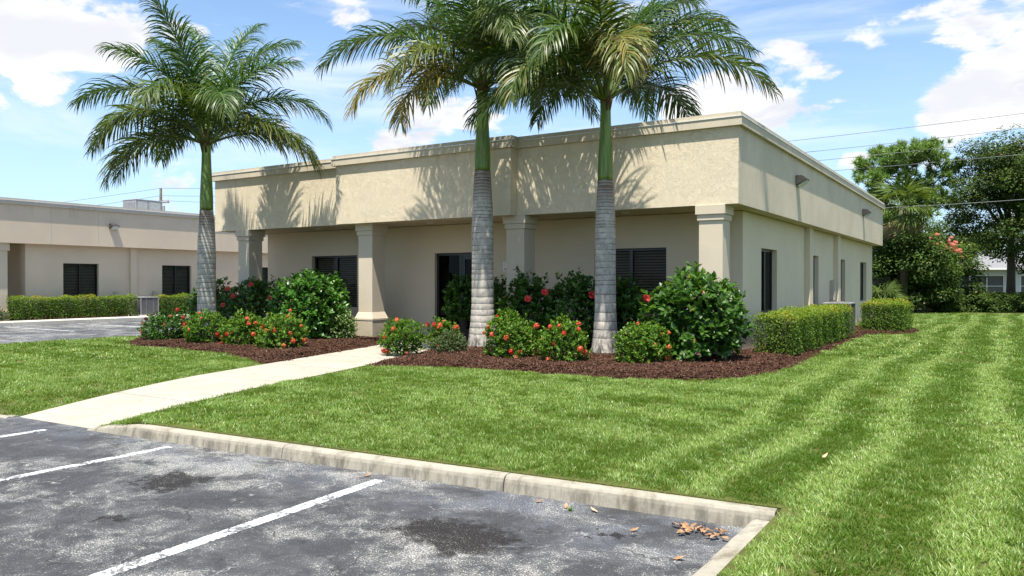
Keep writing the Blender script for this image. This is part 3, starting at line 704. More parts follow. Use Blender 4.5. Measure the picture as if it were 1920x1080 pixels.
MB().box(-13.7, -11.0, WY+.5, WY+.52, .05, 2.9).build('room_backing', M['dark_room'], door)
def text(body, size, loc, rot, mat, parent, name='lettering'):
    cu = bpy.data.curves.new(name, 'FONT'); cu.body = body; cu.size = size; cu.extrude = .002; cu.materials.append(mat)
    o = bpy.data.objects.new(name, cu); C.objects.link(o); bpy.context.view_layer.update()
    me = bpy.data.meshes.new_from_object(o.evaluated_get(bpy.context.evaluated_depsgraph_get())); bpy.data.objects.remove(o); me.materials.clear(); me.materials.append(mat)
    o = bpy.data.objects.new(name, me); o.location = loc; o.rotation_euler = rot; return link(o, parent)
text('# SUITE', .11, (-12.12, y0_+.02, 1.83), (R(90), 0, 0), M['white_letter'], door)

# wall sign right of the door
sg = empty('wall_sign', (-10.99, WY-.012, 2.07)); tag(sg, 'small white notice with red print on the wall right of the door', 'sign')
MB().box(-.085, .085, -.006, .006, -.12, .12, .003).build('plate', M['white_paint'], sg)
MB().tube([(0, -.0075, .055+0), (0, -.0085, .055)], .045, 20).build('emblem', M['red_print'], sg)
MB().tube([(0, -.009, .055), (0, -.0095, .055)], .032, 20).build('emblem_face', M['white_letter'], sg)
MB().box(-.055, .055, -.009, -.0075, -.05, -.035).box(-.06, .06, -.009, -.0075, -.075, -.06).box(-.045, .045, -.009, -.0075, -.10, -.085).build('print', M['red_print'], sg)

# far building on the left: same style, seen along its long face
fbd = empty('far_office_building', (-34, 25, 0)); fbd.location = (0, 0, 0)
tag(fbd, 'long pinkish beige office building across the parking lot on the left', 'building')
bx0, bxp = -34.0, -33.6
ops2 = [(18.0, 19.55, .95, 2.48), (22.62, 24.2, .95, 2.48), (28.3, 29.9, .95, 2.48), (33, 34.6, .95, 2.48)]
wall_open('x', bx0, bx0-.2, 16.48, 44, .05, ZS+.02, ops2).build('front_wall', M['stucco_far'], fbd)
for a, b, _, _ in ops2: window('x', bx0, -1, a, b, .95, 2.48, fbd, bl='blind_far')
MB().box(-36.0, bx0-.202, 16.48, 16.68, .05, ZS+.02).build('porch_wall', M['stucco_far'], fbd)
MB().box(-36.2, -36.0, 6, 16.68, .05, ZS+.02).build('porch_wall', M['stucco_far'], fbd)
MB().box(-35.98, -35.9, 12.2, 14.6, G, 2.5).build('porch_door', M['bronze'], fbd)
MB().box(-35.99, -35.93, 15.05, 16.30, .3, 2.5).build('porch_window', M['bronze'], fbd)
MB().box(bxp-.3, bxp, 2, 44.3, ZS+.02, 5.0).build('parapet', M['stucco_far'], fbd)
MB().box(-52, bxp-.302, 44.0, 44.3, ZS+.02, 5.0).build('parapet', M['stucco_far'], fbd)
MB().box(-52, bxp-.302, 2, 2.3, ZS+.02, 5.0).build('parapet', M['stucco_far'], fbd)
MB().box(-52, bxp-.302, 2.302, 43.99, 4.5, 4.6).build('roof', M['roof'], fbd)
MB().box(-36.2, bxp-.302, 2.302, 43.99, ZS+.03, ZS+.1).build('soffit', M['stucco_far'], fbd)
cornice([(-52, 2), (bxp, 2), (bxp, 44.3), (-52, 44.3)], fbd, [M['trim_far']], z=(4.80, 4.93, 4.945, 5.03))
MB().box(bx0+.002, bx0+.12, 20.98, 21.28, .05, ZS+.01).build('pilaster', M['stucco_far'], fbd)
MB().box(bx0+.002, bx0+.12, 31.2, 31.5, .05, ZS+.01).build('pilaster', M['stucco_far'], fbd)
for y in (12.2, 17.3, 19.3, 25.6, 30.4):   # control joints in the parapet
    MB().box(bxp, bxp+.004, y, y+.018, ZS+.03, 4.79).build('joint_strip', M['trim_far'], fbd)
cs = MB().box(-34.35, -33.83, 15.20, 15.72, .5, 2.93).build('column', M['stucco_column'], fbd)
MB().box(-34.41, -33.77, 15.14, 15.78, 2.931, ZS+.019).build('capital', M['stucco_column'], cs); MB().box(-34.43, -33.75, 15.12, 15.80, .05, .499).build('plinth', M['stucco_column'], cs)

def wall_lamp(x, y, z, label):
    r = empty('wall_lamp', (x, y, z)); tag(r, label, 'wall lamp', 'wedge shaped wall lamps on the parapets')
    b = MB(); sec = [(0, -.12), (0, .13), (.16, .12), (.27, .02), (.25, -.02), (.02, -.12)]
    l_ = [[b.b.verts.new((px, s_*.17, pz)) for px, pz in sec] for s_ in (-1, 1)]
    for k in range(6): b.b.faces.new((l_[0][k], l_[0][(k+1) % 6], l_[1][(k+1) % 6], l_[1][k]))
    b.b.faces.new(l_[0][::-1]); b.b.faces.new(l_[1])
    bmesh.ops.bevel(b.b, geom=b.b.edges[:], offset=.012, segments=2, affect='EDGES')
    b.build('housing', M['lamp_body'], r)
    c = MB(); v = [c.b.verts.new(p) for p in ((.262, -.14, .0), (.262, .14, .0), (.03, .14, -.135), (.03, -.14, -.135), (.20, -.12, -.085), (.20, .12, -.085), (.08, .12, -.15), (.08, -.12, -.15))]
    for f in ((0, 1, 5, 4), (4, 5, 6, 7), (7, 6, 2, 3), (0, 4, 7, 3), (1, 2, 6, 5), (0, 3, 2, 1)): c.b.faces.new([v[k] for k in f])
    c.build('lens', M['lens'], r)
    return r
wall_lamp(FX1+.002, 20.6, 4.22, 'dark wedge wall lamp nearest the front corner of the beige building')
wall_lamp(FX1+.002, 31.3, 4.22, 'dark wedge wall lamp near the rear corner of the beige building')
wall_lamp(bxp+.006, 19.95, 4.14, 'dark wall lamp on the far left building beside the palm')

# air conditioners
def condenser(x, y, s, h, label, mat):
    r = empty('air_conditioner', (x, y, G)); tag(r, label, 'air conditioner')
    MB().box(-s/2-.06, s/2+.06, -s/2-.06, s/2+.06, -.1, .045, .008).build('pad', M['kerb_far'], r)
    MB().box(-s/2+.03, s/2-.03, -s/2+.03, s/2-.03, .05, h-.05).build('coil_core', M['unit_dark'], r)
    l_ = MB()
    nz = int((h-.16)/.035)
    for k in range(nz):
        z_ = .09+k*.035; l_.box(-s/2, s/2, -s/2, s/2, z_, z_+.014)
    for a in (-1, 1):
        for b in (-1, 1): l_.box(a*s/2-.02, a*s/2+.02, b*s/2-.02, b*s/2+.02, .045, h-.04)
    for q in (-.17, .17): l_.box(q-.008, q+.008, -s/2-.006, s/2+.006, .05, h-.05).box(-s/2-.006, s/2+.006, q-.008, q+.008, .05, h-.05)
    o = l_.build('louvre_grille', mat, r); o['kind'] = 'stuff'
    MB().box(-s/2-.015, s/2+.015, -s/2-.015, s/2+.015, h-.045, h, .012).build('top_panel', M['unit_grey'], r)
    MB().tube([(0, 0, h+.001), (0, 0, h+.03)], [s*.40, s*.36], 20).build('fan_guard', M['unit_dark'], r)
    return r
condenser(-4.18, 24.6, .74, .92, 'grey air conditioner standing in the gap between the side hedges', M['unit_dark'])
condenser(-33.45, 21.35, .85, .85, 'grey air conditioner between the two hedges at the far left building', M['unit_mid'])
# rooftop unit
ru = empty('rooftop_unit', (-39.3, 25.0, 4.6)); tag(ru, 'grey metal air handling unit on the roof of the far left building', 'air conditioner')
MB().box(-.6, .6, -.75, .75, .62, 1.42, .03).build('cabinet', M['unit_grey'], ru)
MB().box(-.62, .62, -.77, .77, 1.421, 1.46, .01).build('lid', M['grey_metal'], ru)
MB().box(.602, .612, -.65, -.1, .68, 1.34).build('access_panel', M['grey_metal'], ru); MB().box(.602, .612, .0, .65, .68, 1.34).build('access_panel', M['grey_metal'], ru)
MB().box(-.5, .5, -.765, -.752, .72, 1.3).build('vent_grille', M['unit_mid'], ru)
MB().box(-.55, .55, -.7, .7, .0, .62).build('kerb_frame', M['unit_dark'], ru)
# electrical boxes
eb = empty('electric_box', (WX1, 27.28, 1.4)); tag(eb, 'beige electric meter box with bent conduit on the side wall', 'electric box')
MB().box(.003, .14, -.28, .0, -.33, .33, .01).build('cabinet', M['box_beige'], eb)
MB().box(.003, .12, .05, .26, -.20, .32, .01).build('meter_box', M['box_beige'], eb)
MB().tube([(.07, -.18, -.33), (.07, -.18, -1.2)], .022, 8).build('conduit', M['box_beige'], eb)
MB().tube([(.07, .0, -.33), (.07, .05, -.5), (.07, .3, -.6), (.09, .5, -.75), (.09, .55, -.95)], .018, 8).build('conduit', M['grey_metal'], eb)
for y, lb in ((19.95+.1, 'small beige junction box on the far wall above the long hedge'), (21.95, 'small beige junction box on the far wall beside the air conditioner')):
    e2 = empty('junction_box', (bx0, y+.25, .98)); tag(e2, lb, 'electric box')
    MB().box(.003, .09, -.08, .08, .0, .28, .008).build('cover', M['box_beige'], e2); MB().tube([(.04, 0, .0), (.04, 0, -.35)], .018, 8).build('conduit', M['box_beige'], e2)

# ================================================================ FOLIAGE TOOLS
LEAF4 = (np.array([(0, 0, 0), (.5, .28, .06), (1, 0, -.06), (.5, -.28, .06), (.5, 0, -.02)]), np.array([(0, 3, 2, 4), (0, 4, 2, 1)]))
LEAFB = (np.array([(0, 0, 0), (.30, .27, .05), (.30, -.27, .05), (.68, .21, .02), (.68, -.21, .02), (1, 0, -.12), (.30, 0, -.015), (.68, 0, -.045)]),
         np.array([(0, 6, 1), (0, 2, 6), (1, 6, 7), (1, 7, 3), (2, 7, 6), (2, 4, 7), (3, 7, 5), (4, 5, 7)]))
BLADE = (np.array([(0, .05, 0), (0, -.05, 0), (1, 0, 0)]), np.array([(0, 1, 2)]))
def frames(d, up):
    d = d/np.linalg.norm(d, axis=1, keepdims=True); y = np.cross(up, d); y /= np.linalg.norm(y, axis=1, keepdims=True)+1e-9
    return d, y, np.cross(d, y)
def leaves(P_, D, U_, S, tmpl, col):
    """instances of a leaf template: positions, directions, up hints, sizes -> V, F, col"""
    d, y, z = frames(D, U_); t, f = tmpl; k = len(t)
    V = P_[:, None, :]+S[:, None, None]*(t[None, :, 0:1]*d[:, None]+t[None, :, 1:2]*y[:, None]+t[None, :, 2:3]*z[:, None])
    F = (np.arange(len(P_))*k)[:, None, None]+f[None]
    return V.reshape(-1, 3), F.reshape(-1, f.shape[1]), np.repeat(col, k, 0)
def unit(v): return v/(np.linalg.norm(v, axis=1, keepdims=True)+1e-9)
def lump(d, seed, amp):
    r = np.random.default_rng(seed); o = np.zeros(len(d))
    for k in range(7): q = r.normal(0, 1, 3); q /= np.linalg.norm(q); o += np.sin((d@q)*r.uniform(3, 9)+r.uniform(0, 6))
    return 1+amp*o/3
def rosettes(c, ax, per, size, r, spread=(.5, 1.25), young=.25, tmpl=LEAFB, base=.2, dryp=.01):
    """leaf rosettes at shoot tips"""
    n = len(c); C_ = np.repeat(c, per, 0); A = np.repeat(ax, per, 0); m_ = n*per
    rv = unit(np.cross(A, r.normal(0, 1, (m_, 3)))); ang = r.uniform(spread[0], spread[1], m_)[:, None]
    D = unit(A*np.cos(ang)+rv*np.sin(ang)); along = r.uniform(-1, .15, m_)
    P_ = C_+A*(along*size*1.1)[:, None]+D*size*.08
    U_ = A+np.array([0, 0, .7])+r.normal(0, .25, (m_, 3))
    S = size*r.uniform(.6, 1.15, m_)
    sh = np.repeat(r.uniform(0, 1, n), per)
    y = np.clip((along+.25)*1.2, 0, 1)*(np.repeat(r.uniform(0, 1, n), per) < young+.3)*young*2.2
    col = np.stack([np.clip(base+sh*.5+r.normal(0, .2, m_), 0, 1), np.clip(y+r.normal(0, .04, m_), 0, 1), (r.uniform(0, 1, m_) < dryp)*.9], 1)
    return leaves(P_, D, U_, S, tmpl, col)
def cat(parts):
    V, F, K, o = [], [], [], 0
    for v, f, c in parts: V.append(v); F.append(f+o); K.append(c); o += len(v)
    return np.concatenate(V), np.concatenate(F), np.concatenate(K)
def dome_shoots(n, r, rx, h, z0, seed, amp=.12, low=-.55, shell=.12):
    d = unit(r.normal(0, 1, (int(n*2.2), 3))); d = d[d[:, 2] > low][:n]
    rr = lump(d, seed, amp)*(1-np.abs(r.normal(0, shell, len(d)))); hz = (h-z0)/(1-low)
    cz = z0-low*hz*.9
    rr = rr*(1+np.abs(r.normal(0, .07, len(d)))*(r.uniform(0, 1, len(d)) > .6))
    p = d*rr[:, None]*np.array([rx, rx, hz]); p[:, 2] += cz
    ax = unit(d*np.array([1, 1, .8])+np.array([0, 0, .55])+r.normal(0, .22, (len(d), 3)))
    return p, ax

# --- flowers
def ixora_flower(rad, seed, mat):
    r = np.random.default_rng(seed); n = 34; d = unit(r.normal(0, 1, (n, 3))+np.array([0, 0, .6])); V = []; F = []
    for k in range(n):
        a = d[k]; t1 = unit(np.cross(a, r.normal(0, 1, 3))[None])[0]; t2 = np.cross(a, t1); c = a*rad*r.uniform(.75, 1); s = rad*.40; b = len(V)
        for q in range(4): an = q*math.pi/2+r.uniform(-.2, .2); V.append(c+(t1*math.cos(an)+t2*math.sin(an))*s); V.append(c+(t1*math.cos(an+.785)+t2*math.sin(an+.785))*s*.42-a*rad*.05)
        V.append(c-a*rad*.12)
        for q in range(8): F.append((b+8, b+q, b+(q+1) % 8))
    return np_mesh('flower', V, F, mat)
def hib_flower(rad, mat):
    V = []; F = []
    for k in range(5):
        an = k*2*math.pi/5; b = len(V); u = np.array([math.cos(an), math.sin(an), 0]); v = np.array([-math.sin(an), math.cos(an), 0]); zz = np.array([0, 0, 1.])
        for rr, ww, hh in ((.05, .05, 0), (.45, .38, .28), (.85, .55, .38), (1.05, .25, .25)):
            V += [rad*(u*rr-v*ww+zz*hh), rad*(u*rr+zz*(hh-.06)), rad*(u*rr+v*ww+zz*(hh+.05))]
        for q in range(3):
            for e in range(2): i = b+q*3+e; F.append((i, i+1, i+4, i+3))
    return np_mesh('flower', V, F, mat, smooth=True)
IXF = [ixora_flower(.055, 5, M['orange_petal']), ixora_flower(.06, 6, M['orange_petal']), ixora_flower(.058, 7, M['red_petal'])]
HBF = hib_flower(.075, M['red_petal'])
HBP = hib_flower(.034, M['pink_petal'])
M['salmon_petal'] = petal('salmon_petal', (.62, .17, .10), (.75, .33, .24))
HBS = ixora_flower(.045, 9, M['salmon_petal'])
M['stamen'] = simple('stamen', (.6, .35, .08), .6)
def stamen_me():
    o = MB().tube([(0, 0, 0), (0, 0, .05), (.005, 0, .085)], [.005, .004, .008], 5); me = bpy.data.meshes.new('stamen'); o.b.to_mesh(me); o.b.free(); me.materials.append(M['stamen']); return me
STM = stamen_me()
def put_flower(parent, me, p, nrm, s=1.0, stam=False):
    o = link(bpy.data.objects.new('flower', me), parent); o.location = p; o.rotation_euler = Vector(nrm).to_track_quat('Z', 'Y').to_euler(); o.scale = (s, s, s)
    if stam: link(bpy.data.objects.new('stamen', STM), o)
    return o
TOCAM = Vector((.534, -.845, .35))

def shrub(name, x, y, rx, h, mat, label, group, nshoot, per, leaf, seed, z0=.08, flowers=0, fl='ix', fpos=(), young=.25, amp=.12, tmpl=LEAFB, low=-.55, big=0, spread=(.5, 1.25), inner=.6, cat_='shrub', dryp=.01, base=.2):
    zb = G+.03; root = empty(name, (x, y, zb)); tag(root, label, cat_, group)
    r = np.random.default_rng(seed)
    p, ax = dome_shoots(nshoot, r, rx, h, z0, seed, amp, low)
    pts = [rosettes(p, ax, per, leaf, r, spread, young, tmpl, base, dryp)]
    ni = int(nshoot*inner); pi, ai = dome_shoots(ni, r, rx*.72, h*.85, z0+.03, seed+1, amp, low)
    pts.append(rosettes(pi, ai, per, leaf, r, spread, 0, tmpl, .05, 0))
    V, F, K = cat(pts)
    if big:   # the largest leaves that face the viewer are parts of their own
        k = len(tmpl[0]); fk = len(tmpl[1]); nl = len(p)*per
        cen = V[:nl*k].reshape(nl, k, 3).mean(1); score = cen@np.array([.5, -.8, .3])/rx+r.uniform(0, .9, nl)
        sel = np.argsort(-score)[:big]; keep = np.ones(len(V)//k, bool); keep[sel] = False
        Vl = V.reshape(-1, k, 3); Kl = K.reshape(-1, k, 3)
        for i in sel:
            c0 = Vl[i, 0]; me = np_mesh('leaf', Vl[i]-c0, tmpl[1], mat, Kl[i]); o = mesh_obj('leaf', me, root); o.location = c0
        n2 = keep.sum(); V = Vl[keep].reshape(-1, 3); K = Kl[keep].reshape(-1, 3); F = (np.arange(n2)*k)[:, None, None]+tmpl[1][None]; F = F.reshape(-1, tmpl[1].shape[1])
    o = mesh_obj('foliage', np_mesh('foliage', V, F, mat, K), root); o['kind'] = 'stuff'
    ns = 9 if rx > .6 else 6
    st = MB()
    for i in range(ns):
        a = i*2*math.pi/ns+r.uniform(-.3, .3); q = rx*r.uniform(.35, .65); rr = .016 if rx > .6 else .009
        st.tube([(.04*math.cos(a), .04*math.sin(a), -.08), (q*.45*math.cos(a), q*.45*math.sin(a), h*.35), (q*math.cos(a), q*math.sin(a), h*.75)], [rr, rr*.8, rr*.4], 6)
    so_ = st.build('stems', M['stem'], root, True); so_['kind'] = 'stuff'
    cand = p[(p[:, :2]@np.array([.534, -.845]) > rx*.15)]
    for i in range(flowers):
        if not len(cand): break
        c = cand[r.integers(len(cand))]; nrm = Vector(c-np.array([0, 0, h*.4])).normalized()
        if fl == 'ix': put_flower(root, IXF[i % 3 if i % 4 else 0], Vector(c)+nrm*.035, nrm, r.uniform(.55, 1.12))
        else: put_flower(root, HBF if fl == 'hb' else HBP, Vector(c)+nrm*.05, (Vector(nrm)+TOCAM).normalized(), r.uniform(.85, 1.1), fl == 'hb')
    for (dx, dz, s_) in fpos:   # flowers placed on the side towards the lawn: offset to the viewer's right, height, size
        v = Vector((dx*.845+.534*rx*.0, dx*.534, dz)); depth = math.sqrt(max(.05, 1-(dx/rx)**2))*rx*.98
        hm = h*.55; q = max(.25, 1-((dz-hm)/(h*.62))**2)**.5
        v += Vector((.534, -.845, 0))*depth*q
        put_flower(root, HBF, v, (TOCAM+Vector((dx*.3, 0, .1))).normalized(), s_, True)
    return root

# ================================================================ PALMS
def palm(name, x, y, label, zt, zc, prof_s, fronds, seed):
    """zt = height where the grey trunk ends, zc = where the crownshaft ends"""
    root = empty(name, (x, y, G)); tag(root, label, 'palm tree', 'royal palms in the front beds')
    r = random.Random(seed); s = prof_s; bm = MB(); n = 28; rings = []
    zt -= G; zc -= G
    # ringed trunk: every leaf scar is a shallow step
    z = -.1; zs = []; zz = -.1; rows = [(-.1, 1.30)]
    scars = []; zz = .35
    while zz < zt-.03:
        scars.append(zz); f = zz/zt; zz += (.16 if f < .35 else .12 if f < .7 else .075)*r.uniform(.75, 1.25)
    def rad(z_):
        f = max(0, z_/zt)
        key = [(0, .345), (.06, .315), (.14, .275), (.25, .247), (.45, .240), (.65, .243), (.8, .225), (.92, .195), (1, .178)]
        for (a, ra), (b, rb) in zip(key, key[1:]):
            if a <= f <= b: t = (f-a)/(b-a); return (ra+(rb-ra)*t)*s
        return key[-1][1]*s
    zl = sorted(set([-.1, 0, .08, .16, .25]+[q for c in scars for q in (c-.014, c, c+.016)]+[zt]))
    for z_ in zl:
        groove = min([abs(z_-c) for c in scars]); rr = rad(z_)-(.0045 if groove < .003 else 0)
        rings.append([bm.b.verts.new((rr*math.cos(2*math.pi*k/n)*(1+.012*math.sin(3*2*math.pi*k/n+z_)), rr*math.sin(2*math.pi*k/n)*(1+.012*math.sin(2*2*math.pi*k/n+z_*2)), z_+.006*math.sin(2*math.pi*k/n+z_*9))) for k in range(n)])
    for a, b in zip(rings, rings[1:]):
        for k in range(n): bm.b.faces.new((a[k], a[(k+1) % n], b[(k+1) % n], b[k]))
    bm.b.faces.new(rings[-1]); tr_ = bm.build('trunk', palm_trunk_mat(scars, zt, root), root, True)
    # crownshaft
    L = zc-zt; pr = [(0, .178), (.04, .182), (.18, .180), (.4, .160), (.65, .135), (.85, .125), (.97, .125), (1.0, .115)]
    cs_ = MB().tube([(0, 0, zt+.002+L*a) for a, _ in pr], [b*s*.97 for _, b in pr], 24).build('crownshaft', M['crownshaft'], root, True)
    # leaf bases at the top: brown sheath edges and stub
    MB().tube([(0, 0, zt+L*.97), (0, 0, zt+L*1.10), (0, 0, zt+L*1.22)], [.128*s, .125*s, .05*s], 14).build('bud', M['sheath'], root, True)
    for k in range(3):
        a = r.uniform(0, 6.28); MB().tube([(.10*s*math.cos(a), .10*s*math.sin(a), zt+L*.86), (.15*s*math.cos(a), .15*s*math.sin(a), zt+L*.97), (.20*s*math.cos(a), .20*s*math.sin(a), zt+L*1.03)], [.03, .028, .006], 6).build('sheath', M['sheath'], root, True)
    top = np.array([0, 0, zt+L*1.0])
    for i, fd in enumerate(fronds): frond(root, top, *fd, seed=seed*50+i)
    return root
def frond(root, top, az, e0, e1, L, dry=0.0, tipdry=.15, lmax=.98, seed=0):
    """az in degrees measured from the viewer's right hand, counter-clockwise seen from above"""
    r = np.random.default_rng(seed); a = R(az)+_th; h_ = np.array([math.cos(a), math.sin(a), 0]); s = np.array([-math.sin(a), math.cos(a), 0]); up = np.array([0, 0, 1.])
    n = 30; t = np.linspace(0, 1, n); side_sway = r.normal(0, .12)
    pit = R(e0)+(R(e1)-R(e0))*t**1.25; step = L/(n-1); P_ = np.zeros((n, 3)); P_[0] = top+h_*.08
    tan = h_[None]*np.cos(pit)[:, None]+up[None]*np.sin(pit)[:, None]+s[None]*(side_sway*t)[:, None]; tan = unit(tan)
    for k in range(1, n): P_[k] = P_[k-1]+tan[k-1]*step
    # leaflets
    m_ = int(L*35); q = np.linspace(.13, .995, m_); q = np.concatenate([q, q+.004]); sg_ = np.concatenate([np.ones(m_), -np.ones(m_)]); q = np.clip(q+r.normal(0, .003, 2*m_), .12, 1)
    ix = q*(n-1); i0 = np.clip(ix.astype(int), 0, n-2); fr_ = (ix-i0)[:, None]
    B = P_[i0]*(1-fr_)+P_[i0+1]*fr_; Tn = unit(tan[i0]*(1-fr_)+tan[i0+1]*fr_)
    S_ = unit(np.cross(Tn, np.broadcast_to(up, Tn.shape))+1e-6); S_ = S_*np.sign((S_@s))[:, None]; Nn = np.cross(Tn, S_); Nn *= np.sign(Nn[:, 2:3]+1e-6)
    al = np.radians(62-34*q**1.5)+r.normal(0, .10, len(q)); be = np.where(np.arange(len(q)) % 3 == 0, .55, np.where(np.arange(len(q)) % 3 == 1, .05, -.25))+r.normal(0, .15, len(q))
    D = Tn*np.cos(al)[:, None]+(S_*sg_[:, None]*np.cos(be)[:, None]+Nn*np.sin(be)[:, None])*np.sin(al)[:, None]; D = unit(D)
    prof = np.clip(np.minimum((q-.05)/.22, 1), .35, 1)*(1-.62*np.clip((q-.45)/.55, 0, 1)**1.6); ll = lmax*prof*r.uniform(.86, 1.08, len(q))
    droop = r.uniform(.55, 1.15, len(q))*(.75+.5*q); wv = unit(Tn-D*(Tn*D).sum(1, keepdims=True))
    wv = unit(wv+np.cross(D, wv)*r.normal(0, .35, len(q))[:, None])
    segs = 5; rows = []; cur = B.copy(); d = D.copy(); wid = .033*np.clip(prof+.2, .5, 1)
    for k in range(segs+1):
        f = k/segs; ww = (wid*(np.sin(math.pi*min(1, .22+f*.78))**.7 if f < 1 else 0.02)/2)[:, None]
        rows.append(np.stack([cur-wv*ww, cur+wv*ww], 1)); cur = cur+d*(ll/segs)[:, None]
        d = unit(d+np.array([0, 0, -1.])*(droop*.66*(f+.22))[:, None])
        wv = unit(wv-d*(wv*d).sum(1, keepdims=True))
    A_ = np.concatenate(rows, 1); k_ = 2*(segs+1); V = A_.reshape(-1, 3); F = np.concatenate([(np.arange(len(q))*k_)[:, None]+np.array([2*j, 2*j+1, 2*j+3, 2*j+2]) for j in range(segs)])
    tt = np.repeat(np.linspace(0, 1, segs+1), 2)[None]; dr_ = np.clip(dry*r.uniform(.3, 1.3, len(q))[:, None]+tipdry*tt**3+(r.uniform(0, 1, len(q)) < .02+dry*.1)[:, None]*.6+dry*(q[:, None]-.3)*.6, 0, 1)
    col = np.stack([np.clip(np.broadcast_to(r.uniform(0, 1, len(q))[:, None], dr_.shape), 0, 1), np.broadcast_to(np.clip(r.normal(.2, .2, len(q)), 0, 1)[:, None]+dry*.5, dr_.shape), dr_], 2).reshape(-1, 3)
    fo = mesh_obj('frond', np_mesh('frond', V, F, M['frond'], col), root)
    MB().tube([tuple(p) for p in P_[::2]]+[tuple(P_[-1])], [(.030*(1-k/16)+.004) for k in range(len(P_[::2])+1)], 6).build('rachis', M['rachis'], fo, True)
m, T = newmat('crownshaft'); O_ = objc(T); nn_ = T.noise(T.vmap(O_, (6, 6, .6)), 2, 5, .6)
c = T.mix(T.ramp(nn_, .35, .68), (.06, .13, .012), (.17, .25, .03)); c = T.mix(T.ramp(T.noise(O_, 7, 4), .62, .8, 0, .5), c, (.16, .14, .06)); c = T.mix(T.ramp(T.noise(T.vmap(O_, (9, 9, .35)), 1.6, 5, .7), .56, .64, 0, .6), c, (.055, .07, .02)); c = T.mix(T.math('MULTIPLY', T.ramp(T.noise(T.vmap(O_, (1, 1, .5)), 3.2, 5, .7), .55, .68), .6), c, (.15, .09, .045)); finish(T, c, .38, .5, nn_, .3, .015); M['crownshaft'] = m
M['sheath'] = simple('sheath', (.11, .065, .035), .8, .2, 0, .4, 12, .5)
M['rachis'] = simple('rachis', (.10, .15, .035), .5, .4, 0, .2, 6)
def palm_trunk_mat(scars, zt, root):
    m, T = newmat('palm_trunk'); O_ = objc(T); sp_ = T.new('ShaderNodeSeparateXYZ', {0: O_}); z_ = sp_.outputs[2]
    wob = T.math('ADD', z_, T.math('MULTIPLY', T.math('SUBTRACT', T.noise(O_, 3, 3), .5), .03))
    a = T.noise(T.vmap(O_, (1, 1, .5)), 26, 5, .7); b = T.noise(O_, 5, 5, .6)
    c = T.mix(T.ramp(b, .3, .7), (.34, .31, .265), (.52, .475, .41)); c = T.mix(T.ramp(a, .50, .68, 0, .65), c, (.13, .135, .135))
    c = T.mix(T.math('MULTIPLY', T.ramp(z_, zt*.78, zt*.97), T.ramp(b, .2, .6)), c, (.17, .125, .095))
    low = T.math('MULTIPLY', T.ramp(z_, .75, .1), T.ramp(T.noise(T.vmap(O_, (1, 1, .4)), 12, 5, .7), .42, .62)); c = T.mix(low, c, (.075, .075, .07))
    k = None
    for s_ in scars:
        q = T.ramp(T.math('ABSOLUTE', T.math('SUBTRACT', wob, s_)), .004, .014, 1, 0); k = q if k is None else T.math('MAXIMUM', k, q)
    k = T.math('MULTIPLY', k, T.ramp(T.noise(O_, 4, 3), .35, .6, .2, .75)); c = T.mix(k, c, (.085, .078, .075))
    up_ = None
    for s_ in scars[len(scars)//2:]:
        q = T.ramp(T.math('ABSOLUTE', T.math('SUBTRACT', wob, s_+.022)), .002, .012, 1, 0); up_ = q if up_ is None else T.math('MAXIMUM', up_, q)
    c = T.mix(T.math('MULTIPLY', up_, T.ramp(z_, zt*.7, zt, .2, .55)), c, (.46, .43, .40))
    finish(T, c, .85, .2, T.math('ADD', a, T.math('MULTIPLY', k, -1.0)), .5, .008); return m
#           az   e0  e1   L   dry tipdry
P1 = [(170, 44, -62, 3.7, .05), (187, 60, -40, 3.9, .03), (146, 76, 16, 4.3, .0), (112, 79, 30, 4.4, .0), (40, 80, 14, 4.2, .0), (66, 82, 34, 4.3, 0), (235, 84, 45, 3.8, 0), (5, 60, -52, 3.6, .02), (-14, 32, -66, 3.2, .15, .4), (24, 28, -62, 3.1, .12, .5),
      (222, 50, -84, 3.1, .12), (250, 68, -66, 3.1, .1), (205, 16, -84, 2.8, .15), (300, 58, -64, 3.2, .05), (105, 50, -45, 3.6, 0), (62, 50, -48, 3.5, 0), (135, 40, -55, 3.6, .05), (345, 76, -10, 3.4, .0), (205, 78, 0, 3.4, 0), (160, 26, -72, 3.2, .1)]
P2 = [(178, 54, -54, 4.2, .03), (196, 30, -74, 3.4, .55, .5), (212, 18, -88, 2.7, .6, .4), (142, 70, -22, 3.8, 0), (112, 74, -8, 4.2, 0), (90, 84, 40, 4.0, 0), (50, 74, -10, 4.2, 0), (14, 58, -46, 4.1, .03), (0, 38, -60, 3.8, .08), (-75, 54, -60, 3.4, .12),
      (285, 66, -62, 3.4, .08), (122, 46, -50, 3.7, 0), (70, 46, -50, 3.9, 0), (30, 40, -64, 3.5, .05), (250, 80, -5, 3.7, 0), (155, 80, 5, 3.9, 0), (8, 76, -14, 4.0, 0), (228, 46, -80, 3.0, .2)]
P3 = [(6, 46, -54, 4.0, .05, .35), (14, 62, -34, 3.9, .02), (26, 68, -15, 4.0, 0), (50, 76, 5, 3.9, 0), (100, 84, 35, 3.7, 0), (136, 68, -28, 3.9, 0), (176, 50, -54, 3.7, .04), (194, 30, -74, 3.1, .05), (158, 38, -64, 3.4, .04), (268, 66, -90, 3.0, .45, .4),
      (240, 60, -66, 3.3, .06), (276, 52, -76, 2.9, .2), (38, 36, -62, 3.4, .05), (70, 48, -50, 3.8, 0), (114, 44, -52, 3.6, 0), (210, 72, -25, 3.7, 0), (20, 80, 0, 3.7, 0), (255, 82, -20, 3.3, .1), (216, 44, -80, 3.2, .1)]
palm('palm_tree', -17.3, 12.76, 'palm tree on the left in front of the far building', 3.50, 5.20, .93, P1, 3)
palm('palm_tree', -9.98, 14.55, 'middle palm tree in front of the glass entrance door', 4.16, 6.0, 1.02, P2, 4)
